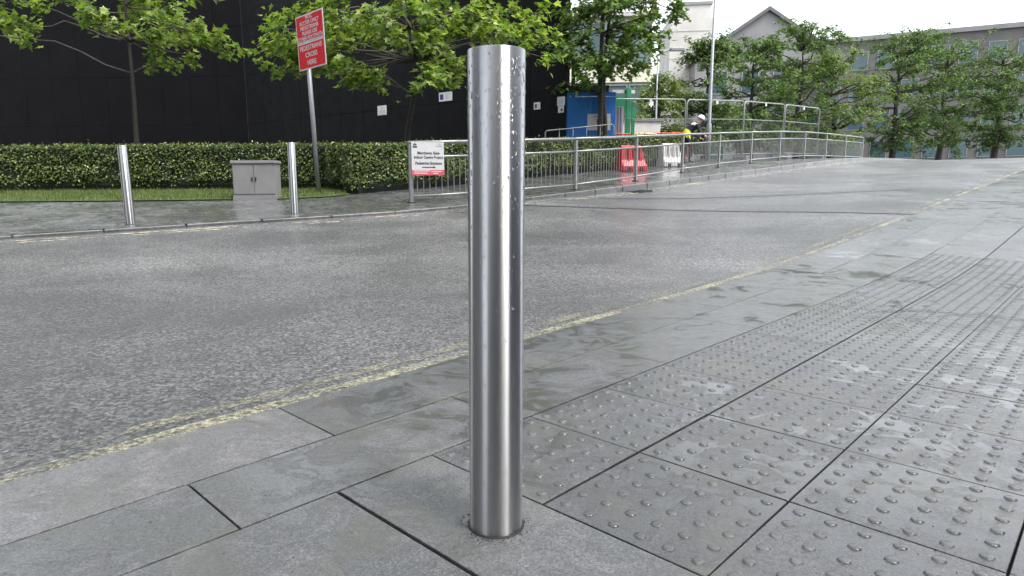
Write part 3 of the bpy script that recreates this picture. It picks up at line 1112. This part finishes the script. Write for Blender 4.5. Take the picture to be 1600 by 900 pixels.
for i in range(900):     # right end
    p, tdir = along(HEDGE, HL - 0.001); nn = hedge_normal(HL - 0.4)
    q = Vector((p.x, p.y, gz(p.x, p.y))) + Vector((nn.x, nn.y, 0)) * random.uniform(0, 0.75) + Vector((0, 0, random.uniform(0.1, 0.9))) + Vector((tdir.x, tdir.y, 0)) * random.uniform(-0.03, 0.05) - inv
    add_leaf(lf, q, Vector((tdir.x, tdir.y, 0.4)) + rv(0.4), rv(1), 0.07, 0.3, True)
fo = lf.build('foliage', 'hedge_leaf', hed)
fo['kind'] = 'stuff'
tag(hed, 'long clipped evergreen hedge along the far pavement', 'hedge')

# ------------------------------------------------------------------ guard railing
POSTS = [(-1.24, 10.46), (0.2, 11.28), (1.67, 12.40), (3.24, 14.26), (4.96, 16.64), (6.62, 18.7), (8.3, 20.6), (10.0, 22.4), (11.7, 24.15), (13.4, 25.9), (15.1, 27.6), (16.8, 29.3)]
PLAB = ['carrying the white pedestrian sign', 'half hidden behind the near steel bollard', 'just right of the near steel bollard', 'in front of the red plastic barrier',
        'in front of the bending worker', 'beside the lamp column', 'second beyond the lamp column', 'third beyond the lamp column', 'fourth beyond the lamp column', 'fifth beyond the lamp column', 'farthest up the road']
RH = 0.955
post_me = MB().box(-0.03, 0.03, -0.03, 0.03, -0.1, RH - 0.03, 0.006).mesh('post', 'galvanised')
plate_me = MB().box(-0.06, 0.06, -0.06, 0.06, -0.005, 0.012, 0.002).mesh('foot_plate', 'rubber_black')
for i in range(len(POSTS) - 1):
    a, b = Vector(POSTS[i]), Vector(POSTS[i + 1])
    tt = b - a
    L = tt.length
    za, zb = gz(*a), gz(*b)
    root = empty('guard_rail', (a.x, a.y, za), math.atan2(tt.y, tt.x))
    sl = (zb - za) / L
    link('post', post_me, root)
    link('foot_plate', plate_me, root)
    if i == len(POSTS) - 2:
        link('post', post_me, root, (L, 0, zb - za))
    def rail(nm, h, rr, x0=0.0, x1=None):
        x1 = L if x1 is None else x1
        MB().tube([(x0, 0, h + sl * x0), (x1, 0, h + sl * x1)], rr, 8).build(nm, 'galvanised', root)
    rail('top_rail', RH, 0.026, -0.03, L + 0.0)
    rail('middle_rail', RH - 0.235, 0.02, 0.03, L - 0.03)
    rail('bottom_rail', 0.10, 0.018, 0.03, L - 0.03)
    nb = int(L / 0.105)
    bm_ = MB().tube([(0, 0, 0.10), (0, 0, RH - 0.235)], 0.0075, 6, caps=False).mesh('bar', 'galvanised')
    for k in range(1, nb):
        x = L * k / nb
        link('bar', bm_, root, (x, 0, sl * x))
    tag(root, 'grey steel guard rail panel ' + PLAB[i], 'guard rail', 'guard rail panels along the far kerb')

# white pedestrian sign on the first post
a, b = Vector(POSTS[0]), Vector(POSTS[1])
tt = (b - a).normalized()
sgn = empty('pedestrian_sign', (a.x + tt.x * 0.0 + tt.y * 0.045, a.y + tt.y * 0.0 - tt.x * 0.045, gz(*a) + 0.44), math.atan2(tt.y, tt.x) * 0.75)
SW, SH = 0.545, 0.525
MB().box(0.0, SW, -0.006, 0.0, 0, SH).build('board', 'white_sheet', sgn)
MB().box(0.004, SW - 0.003, -0.0095, -0.0065, 0.003, 0.085).build('red_band', 'red_band', sgn)
lettering('Merchants Gate', 0.062, 'black_print', sgn, (SW / 2 + 0.01, -0.009, 0.352), bold=0.001, sx=0.93)
lettering('Indoor Centre Project', 0.062, 'black_print', sgn, (SW / 2 + 0.01, -0.009, 0.284), bold=0.001, sx=0.86)
lettering('Pedestrian Entrance', 0.062, 'black_print', sgn, (SW / 2 + 0.01, -0.009, 0.190), bold=0.001, sx=0.9)
MB().prism([(0.17, 0.122), (0.36, 0.122), (0.36, 0.110), (0.40, 0.128), (0.36, 0.147), (0.36, 0.134), (0.17, 0.134)], -0.0095, -0.007).build('arrow', 'black_print', sgn)
for (x0, x1, z0, z1) in [(0.025, 0.055, 0.435, 0.462), (0.06, 0.09, 0.435, 0.462), (0.03, 0.085, 0.475, 0.49), (0.05, 0.066, 0.492, 0.507)]:
    MB().box(x0, x1, -0.0095, -0.0065, z0, z1).build('emblem', 'black_print', sgn)
MB().prism([(0.455, 0.49), (0.47, 0.513), (0.485, 0.49)], -0.0095, -0.0065).build('emblem', 'grey_print', sgn)
MB().box(0.42, 0.52, -0.0095, -0.0065, 0.463, 0.472).build('emblem', 'grey_print', sgn)
for k, (x0, x1, z) in enumerate([(0.03, 0.30, 0.06), (0.03, 0.26, 0.025), (0.32, 0.50, 0.05), (0.36, 0.44, 0.02)]):
    MB().box(x0, x1, -0.0115, -0.0098, z, z + 0.016).build('small_print', 'white_sheet', sgn)
MB().box(0.01, 0.03, -0.03, -0.0, 0.47, 0.5).build('clamp', 'galvanised', sgn) if False else None
tag(sgn, 'white pedestrian entrance sign with red band on the railing end', 'sign')

# ------------------------------------------------------------------ red sign on its leaning post
px_, py_ = -3.13, 11.98
rs = empty('signpost', (px_, py_, gz(px_, py_)), R(-42))
MB().tube([(0, 0, -0.1), (0, 0, 3.0)], 0.042, 12).build('post', 'grey_post', rs)
rs.rotation_euler = (0, 0, 0)
rs.matrix_world = Matrix.Translation((px_, py_, gz(px_, py_))) @ Matrix.Rotation(R(-1.9), 4, 'Y') @ Matrix.Rotation(R(-43), 4, 'Z')
SX = 0.22                                   # panels are fixed off centre on the post
def red_panel(z0, z1, lines):
    o = MB().box(SX - 0.435, SX + 0.435, -0.058, -0.05, z0, z1, 0.0).build('sign_panel', 'white_sheet', rs)
    MB().box(SX - 0.41, SX + 0.41, -0.0615, -0.0585, z0 + 0.024, z1 - 0.024).build('red_field', 'red_sheet', o)
    for txt, size, z, sx in lines:
        lettering(txt, size, 'white_sheet', o, (SX, -0.0635, z), bold=0.0015, sx=sx)
red_panel(2.665, 3.125, [('MCIC', 0.09, 3.066, 1.0), ('ACCESS ONLY', 0.09, 2.98, 1.05), ('PEDESTRIANS', 0.09, 2.894, 1.05), ('PLEASE USE', 0.09, 2.808, 1.05), ('OTHER FOOTPATH', 0.09, 2.722, 1.02)])
red_panel(2.20, 2.657, [('PEDESTRIANS', 0.114, 2.558, 1.02), ('CROSS', 0.114, 2.437, 1.1), ('HERE', 0.114, 2.306, 1.1)])
for z in (2.3, 2.8):
    MB().box(-0.06, 0.06, -0.0495, -0.02, z, z + 0.04).build('bracket', 'galvanised', rs)
tag(rs, 'red pedestrian sign on a leaning grey post by the hedge', 'signpost')

# grey cabinet
cb = empty('utility_cabinet', (-3.98, 11.2, gz(-3.98, 11.2)), R(2))
MB().box(-0.37, 0.37, -0.17, 0.17, -0.05, 0.06, 0.004).build('plinth', 'concrete_grey', cb)
MB().box(-0.36, 0.36, -0.16, 0.16, 0.062, 0.60, 0.006).build('body', 'cabinet_grey', cb)
for s in (-1, 1):
    dd = MB().box(s * 0.175 - 0.168, s * 0.175 + 0.168, -0.172, -0.162, 0.09, 0.58, 0.002).build('door', 'cabinet_grey', cb)
    MB().box(s * 0.03 - 0.01, s * 0.03 + 0.01, -0.185, -0.174, 0.30, 0.37, 0.002).build('handle', 'rubber_black', dd)
MB().box(-0.38, 0.38, -0.19, 0.18, 0.602, 0.645, 0.008).build('lid', 'cabinet_grey', cb)
tag(cb, 'low grey utility cabinet at the lawn edge beside the steel bollard', 'cabinet')

# ------------------------------------------------------------------ plastic barriers
def jersey(name, loc, rz, L, h, mat, lab):
    o = empty(name, loc, rz)
    body = MB()
    prof = [(-0.24, 0.0), (0.24, 0.0), (0.24, 0.12), (0.15, 0.28), (0.085, h - 0.03), (0.06, h), (-0.06, h), (-0.085, h - 0.03), (-0.15, 0.28), (-0.24, 0.12)]
    # body runs along X with tapered ends
    vs = []
    for x, s in ((-L / 2, 1.0), (-L / 2 + 0.03, 1.06), (L / 2 - 0.03, 1.06), (L / 2, 1.0)):
        for y, z in prof:
            e = (0.14 * (z / h)) if x > 0 else 0.03 * z / h
            vs.append((x - math.copysign(e, x), y * s, z))
    n = len(prof)
    fs = [tuple(range(n)), tuple(range(4 * n - 1, 3 * n - 1, -1))]
    for r in range(3):
        for k in range(n):
            j = (k + 1) % n
            fs.append((r * n + j, r * n + k, (r + 1) * n + k, (r + 1) * n + j))
    body.add(vs, fs)
    body.build('body', mat, o)
    for s in (-1, 1):
        MB().box(s * L * 0.24 - 0.055, s * L * 0.24 + 0.055, -0.262, -0.2, 0.005, 0.085).build('fork_slot', 'rubber_black', o)
    for s in (-0.22, 0.0, 0.22):
        MB().box(s * L - 0.03, s * L + 0.03, -0.185, -0.06, 0.26, h - 0.07, 0.01).build('rib', mat, o)
    MB().lathe([(0.04, h), (0.04, h + 0.025), (0.03, h + 0.03)], 12).build('filler_cap', 'rubber_black', o)
    tag(o, lab, 'barrier', 'water filled plastic barriers')
jersey('plastic_barrier', (3.86, 17.5, gz(3.86, 17.5)), R(14), 0.74, 0.66, 'red_plastic', 'red plastic water filled barrier between railing and hedge')
jersey('plastic_barrier', (5.36, 19.15, gz(5.36, 19.15)), R(14), 0.66, 0.66, 'white_plastic', 'white plastic water filled barrier between railing and hedge')
def feet_barrier(loc, rz, mat, lab, L=1.0, h=1.0):
    o = empty('plastic_fence', loc, rz)
    f = MB()
    f.tube([(-L / 2, 0, 0.12), (-L / 2, 0, h - 0.1), (-L / 2 + 0.1, 0, h), (L / 2 - 0.1, 0, h), (L / 2, 0, h - 0.1), (L / 2, 0, 0.12)], 0.028, 8)
    f.build('frame', mat, o)
    MB().box(-L / 2 + 0.03, L / 2 - 0.03, -0.012, 0.012, h - 0.24, h - 0.06, 0.004).build('board', mat, o)
    MB().box(-L / 2 + 0.03, L / 2 - 0.03, -0.01, 0.01, 0.15, 0.28, 0.004).build('lower_board', mat, o)
    sl_ = MB().box(-0.015, 0.015, -0.01, 0.01, 0.28, h - 0.24).mesh('slat', mat)
    for k in range(6):
        link('slat', sl_, o, (-L / 2 + L * (k + 1) / 7, 0, 0))
    for s in (-1, 1):
        MB().box(s * L * 0.4 - 0.05, s * L * 0.4 + 0.05, -0.25, 0.25, 0.0, 0.1, 0.01).build('foot', 'rubber_black', o)
    tag(o, lab, 'barrier', 'plastic fence barriers behind the hedge')
for x, y, rz, mt, lab in [(3.95, 20.0, 12, 'orange_plastic', 'orange plastic fence behind the hedge, nearest the blue hoarding'),
                          (5.0, 20.6, 30, 'yellow_plastic', 'yellow plastic fence behind the hedge'),
                          (5.75, 21.3, 20, 'orange_plastic', 'orange plastic fence behind the hedge above the white barrier'),
                          (6.5, 22.2, 40, 'orange_plastic', 'orange plastic fence behind the bending worker')]:
    feet_barrier((x, y, gz(x, y) - 0.07), R(rz), mt, lab)

# ------------------------------------------------------------------ mesh site fence
def site_panel(a, b, lab):
    a, b = Vector(a), Vector(b)
    tt = b - a
    L = tt.length
    z0 = gz(*a)
    o = empty('mesh_fence_panel', (a.x, a.y, z0), math.atan2(tt.y, tt.x))
    sl = (gz(*b) - z0) / L
    H = 2.0
    def pt(x, z): return (x, 0, z + sl * x)
    MB().tube([pt(0.0, 0.1), pt(0, H - 0.12), pt(0.04, H - 0.03), pt(0.12, H), pt(L - 0.12, H), pt(L - 0.04, H - 0.03), pt(L, H - 0.12), pt(L, 0.1)], 0.022, 8).build('frame', 'galvanised', o)
    MB().tube([pt(0, 0.2), pt(L, 0.2)], 0.016, 6).build('lower_rail', 'galvanised', o)
    MB().tube([pt(0, H - 0.62), pt(L, H - 0.62)], 0.013, 6).build('middle_rail', 'galvanised', o)
    wm = MB()
    k = 0.1
    while k < L:
        wm.tube([pt(k, 0.2), pt(k, H - 0.62)], 0.002, 3, caps=False); k += 0.08
    wv = wm.build('wires', 'galvanised', o)
    wv['kind'] = 'stuff'
    for x in (0.02, L - 0.02):
        MB().box(x - 0.1, x + 0.1, -0.3, 0.3, 0.0 + sl * x, 0.13 + sl * x, 0.02).build('foot_block', 'concrete_grey', o)
    MB().box(L * 0.5 - 0.05, L * 0.5 + 0.05, -0.035, -0.023, H - 0.12 + sl * L / 2, H - 0.02 + sl * L / 2).build('tag_plate', 'white_plastic', o)
    tag(o, lab, 'site fence', 'mesh site fence panels')
site_panel((3.98, 20.75), (6.45, 21.5), 'mesh site fence panel with rounded corner behind the hedge')
site_panel((6.55, 21.65), (8.9, 22.9), 'mesh site fence panel behind the bending worker')
site_panel((9.0, 23.1), (11.2, 24.9), 'mesh site fence panel right of the lamp column')
site_panel((11.3, 25.0), (13.5, 26.8), 'mesh site fence panel farthest up the road')

# low tube barrier between hedge and black wall
lr = empty('tube_barrier', (1.62, 18.35, gz(1.62, 18.35)), R(10))
MB().tube([(0, 0, 0.05), (0, 0, 1.02), (0.04, 0, 1.06), (1.95, 0, 1.25), (2.0, 0, 1.2), (2.0, 0, 0.2)], 0.02, 8).build('frame', 'galvanised', lr)
MB().tube([(0.0, 0, 0.2), (2.0, 0, 0.4)], 0.016, 6).build('lower_rail', 'galvanised', lr)
up_ = MB().tube([(0, 0, 0.22), (0, 0, 1.1)], 0.008, 5).mesh('bar', 'galvanised')
for k in range(1, 5):
    link('bar', up_, lr, (k * 0.4, 0, k * 0.038))
tag(lr, 'thin grey tube barrier behind the hedge at the black wall corner', 'barrier')

# ------------------------------------------------------------------ lamp columns
def column(loc, h, r, lab, arm=1.2, rz=0):
    o = empty('lamp_column', loc, rz)
    MB().tube([(0, 0, -0.1), (0, 0, 1.2), (0, 0, 1.25), (0, 0, h)], [r * 1.5, r * 1.5, r, r * 0.7], 12).build('column', 'grey_post', o)
    MB().box(-0.05, 0.05, -r * 1.5 - 0.008, -r * 1.5 + 0.01, 0.5, 1.0, 0.004).build('access_door', 'grey_post', o)
    MB().tube([(0, 0, h - 0.02), (0.1, 0, h + 0.12), (arm, 0, h + 0.22)], 0.028, 8).build('arm', 'grey_post', o)
    MB().box(arm - 0.05, arm + 0.5, -0.11, 0.11, h + 0.17, h + 0.29, 0.03).build('lantern', 'galvanised', o)
    tag(o, lab, 'lamp column', 'street lamp columns')
column((7.42, 22.0, gz(7.42, 22)), 8.5, 0.052, 'tall grey lamp column standing behind the bending worker', rz=R(-50))
column((6.55, 25.6, gz(6.55, 25.6)), 3.9, 0.042, 'short pale lamp column among trees behind the site fence', 0.5)

# ------------------------------------------------------------------ buildings in view
def window(parent, x0, x1, z0, z1, y=0.0, glass='window_glass', frame='grey_post', fr_=0.06):
    f = MB()
    for a in ((x0, x1, z0, z0 + fr_), (x0, x1, z1 - fr_, z1), (x0, x0 + fr_, z0 + fr_, z1 - fr_), (x1 - fr_, x1, z0 + fr_, z1 - fr_)):
        f.box(a[0], a[1], y - 0.05, y + 0.05, a[2], a[3])
    o = f.build('window', frame, parent)
    MB().box(x0 + fr_, x1 - fr_, y - 0.01, y + 0.01, z0 + fr_, z1 - fr_).build('pane', glass, o)
pb = empty('pale_building', (4.15, 34, gz(4, 34)), R(-4))
zz = gz(4, 34)
MB().box(-6.0, 4.15, 0.1, 9, -0.5, 7.15).build('wall', 'cream_wall', pb)
MB().box(-6.2, 4.4, -0.25, 9.2, 7.155, 7.35).build('roof', 'concrete', pb)
MB().box(-6.0, 4.2, -0.05, 0.095, 4.0, 4.85).build('spandrel', 'cream_wall', pb)
for k in range(9):
    window(pb, -5.9 + k * 1.12, -4.85 + k * 1.12, 4.9, 6.9, 0.03, 'teal_glass')
    window(pb, -5.9 + k * 1.12, -4.85 + k * 1.12, 1.6, 3.9, 0.03, 'teal_glass')
tag(pb, 'pale building with bluish window bands behind the dark tree', 'building')

ct_ = empty('concrete_tower', (14.0, 46, 0), R(-6))
prof = [(-1.42, 0), (1.25, 0), (1.25, 12.75), (-0.95, 12.75), (-1.42, 12.0)]
MB().prism(prof, 0, 4.5).build('wall', 'concrete', ct_)
MB().box(-1.05, 1.33, -0.08, 4.6, 12.752, 12.95).build('coping', 'concrete_grey', ct_)
sm = MB().box(-1.41, 1.26, -0.03, -0.002, -0.035, 0.035).mesh('band', 'concrete')
for z in (5.4, 7.4, 9.3, 11.1):
    link('band', sm, ct_, (0, 0, z))
MB().box(1.27, 1.6, 0.4, 4.0, 0, 12.0).build('side_wall', 'concrete', ct_)
tag(ct_, 'pale concrete tower with chamfered top corner against the sky', 'building')
sb_ = empty('gabled_building', (16.4, 44, 0), R(-5))
poly = [(-2.6, 0), (6.4, 0), (6.4, 8.8), (1.9, 11.8), (-2.6, 8.8)]
MB().prism(poly, 0, 8).build('wall', 'concrete_grey', sb_)
MB().prism([(-2.85, 8.64), (1.9, 11.805), (6.65, 8.64), (6.65, 8.88), (1.9, 12.05), (-2.85, 8.88)], -0.25, 8.2).build('roof', 'slate', sb_)
for k in range(4):
    for r in range(3):
        window(sb_, -1.6 + k * 2.0, -0.5 + k * 2.0, 1.8 + r * 2.4, 3.3 + r * 2.4, -0.02)
tag(sb_, 'grey building with a sloping slate roof beside the concrete tower', 'building')
fb = empty('brick_office', (52, 74, 2), R(-25))
MB().box(-14, 14, 0, 12, -2, 15).build('wall', 'facade_brick', fb)
MB().box(-14.3, 14.3, -0.3, 12.3, 15.005, 15.5).build('roof', 'concrete_grey', fb)
for k in range(10):
    for r in range(4):
        window(fb, -12.8 + k * 2.6, -11.1 + k * 2.6, 1.5 + r * 3.4, 3.6 + r * 3.4, -0.03)
tag(fb, 'distant brick office closing the view up the road', 'building')

# buildings of the street behind and beside the viewer, seen mirrored in the steel
def street_block(name, u0, u1, v0, v1, h, mat, lab, face):
    uc, vc = (u0 + u1) / 2, (v0 + v1) / 2
    x, y = uv2(uc, vc)
    o = empty(name, (x, y, -1.5), R(45))
    W, D = (u1 - u0), (v1 - v0)
    MB().box(-W / 2, W / 2, -D / 2, D / 2, 0, h).build('wall', mat, o)
    MB().box(-W / 2 - 0.2, W / 2 + 0.2, -D / 2 - 0.2, D / 2 + 0.2, h + 0.003, h + 0.45).build('parapet', 'concrete_grey', o)
    nw = max(3, int(W / 3.2))
    wm = MB().box(-0.8, 0.8, -0.06, 0.06, -1.0, 1.0).mesh('window', 'window_glass')
    for r in range(int((h - 2.5) / 3.4)):
        for k in range(nw):
            link('window', wm, o, (-W / 2 + W * (k + 0.5) / nw, face * (D / 2 + 0.02), 3.6 + r * 3.4))
    tag(o, lab, 'building')
street_block('office_block', -45, -0.7, -17, -5.2, 20, 'facade_brick', 'grey office block behind the viewer, seen only mirrored in the steel', 1)
street_block('office_block', 4.2, 24, -18, -5.5, 12.5, 'facade_stone', 'blue grey office block right of the viewer, seen only mirrored in steel', 1)
street_block('office_block', -60, -7, 13.5, 27, 20, 'facade_brick', 'long office block across the road to the left, mirrored in steel', -1)

# ------------------------------------------------------------------ bending worker
wx, wy = 6.22, 20.6
wk = empty('person', (wx, wy, gz(wx, wy)), R(6))
def skin_mesh(name, verts, edges, radii, levels=2):
    me = bpy.data.meshes.new(name)
    me.from_pydata([Vector(v) for v in verts], edges, [])
    o = bpy.data.objects.new(name, me)
    C.objects.link(o)
    sk = o.modifiers.new('skin', 'SKIN')
    sk.use_smooth_shade = True
    for i, r in enumerate(radii):
        me.skin_vertices[0].data[i].radius = (r, r) if not hasattr(r, '__len__') else r
    me.skin_vertices[0].data[0].use_root = True
    ss = o.modifiers.new('sub', 'SUBSURF')
    ss.levels = ss.render_levels = levels
    dg = bpy.context.evaluated_depsgraph_get()
    out = bpy.data.meshes.new_from_object(o.evaluated_get(dg))
    bpy.data.objects.remove(o)
    for p in out.polygons:
        p.use_smooth = True
    return out
V = [(-0.02, 0, 0.90), (0.06, 0, 1.04), (0.18, 0, 1.19), (0.30, 0, 1.29), (0.38, 0, 1.34), (0.45, 0, 1.39), (0.50, 0, 1.45),      # 0 pelvis .. 6 head
     (-0.03, 0.10, 0.86), (0.06, 0.12, 0.48), (-0.06, 0.12, 0.09), (0.09, 0.13, 0.04),                                            # 7-10 left leg
     (-0.01, -0.10, 0.86), (0.18, -0.12, 0.50), (0.10, -0.12, 0.09), (0.25, -0.13, 0.04),                                         # 11-14 right leg
     (0.31, 0.19, 1.25), (0.36, 0.23, 0.99), (0.56, 0.17, 0.86), (0.63, 0.15, 0.83),                                              # 15-18 left arm
     (0.31, -0.19, 1.25), (0.40, -0.23, 1.00), (0.60, -0.17, 0.90), (0.67, -0.15, 0.88)]                                          # 19-22 right arm
Ed = [(0, 1), (1, 2), (2, 3), (3, 4), (4, 5), (5, 6), (0, 7), (7, 8), (8, 9), (9, 10), (0, 11), (11, 12), (12, 13), (13, 14), (3, 15), (15, 16), (16, 17), (17, 18), (3, 19), (19, 20), (20, 21), (21, 22)]
Ra = [0.15, 0.15, 0.165, 0.15, 0.065, 0.085, 0.10, 0.10, 0.068, 0.048, 0.045, 0.10, 0.068, 0.048, 0.045, 0.062, 0.048, 0.036, 0.034, 0.062, 0.048, 0.036, 0.034]
me = skin_mesh('body', V, Ed, Ra)
for mt in ('navy_cloth', 'skin', 'hivis', 'pale_cloth', 'boot'):
    me.materials.append(M[mt])
for p in me.polygons:
    c = p.center
    ax_ = (c.x - 0.0) * 0.64 + (c.z - 0.9) * 0.77      # along the bent spine
    idx = 0
    if ax_ > 0.60 and c.x > 0.34 and abs(c.y) < 0.14: idx = 1
    elif c.z < 0.10: idx = 4
    elif c.x > 0.575 and c.z < 1.0: idx = 1
    elif abs(c.y) < 0.165 and c.z > 0.80 and -0.06 < ax_ < 0.20: idx = 2
    elif abs(c.y) < 0.2 and c.z > 1.0 and 0.40 < ax_ < 0.52: idx = 3
    p.material_index = idx
link('body', me, wk)
wk.scale = (0.93, 0.93, 0.93)
hm = MB()
sub = MB().lathe([(0.150, 0.0), (0.128, 0.012), (0.124, 0.05), (0.105, 0.10), (0.06, 0.135), (0.01, 0.145)], 20)
hm.add(sub.v, sub.f, True)
hm.build('hard_hat', 'helmet_white', wk, (0.505, 0, 1.475), (0, R(28), 0))
# face and fingers
fc = MB()
for s in (-1, 1):
    fc.add([Vector((0.585, s * 0.036, 1.455)) + v * 0.012 for v in iv], jf, True)
fc.build('eyes', 'black_print', wk)
nsm = MB().add([Vector((0.606, 0, 1.425)) + Vector((v.x * 0.02, v.y * 0.014, v.z * 0.026)) for v in iv], jf, True)
nsm.build('nose', 'skin', wk)
for s, base_ in ((1, Vector((0.63, 0.15, 0.83))), (-1, Vector((0.67, -0.15, 0.88)))):
    hd = MB()
    for k in range(4):
        p0 = base_ + Vector((0.02, (k - 1.5) * 0.02, 0))
        L = (0.07, 0.08, 0.075, 0.06)[k]
        hd.tube([p0, p0 + Vector((L * 0.5, 0, -0.012)), p0 + Vector((L * 0.8, 0, -L * 0.55))], [0.010, 0.009, 0.007], 6)
    p0 = base_ + Vector((-0.01, -s * 0.03, 0))
    hd.tube([p0, p0 + Vector((0.03, -s * 0.025, -0.01)), p0 + Vector((0.055, -s * 0.02, -0.03))], [0.012, 0.010, 0.008], 6)
    hd.build('fingers', 'skin', wk)
tag(wk, 'person in hi-vis yellow and navy with pale hard hat, bending forward behind the railing', 'person')
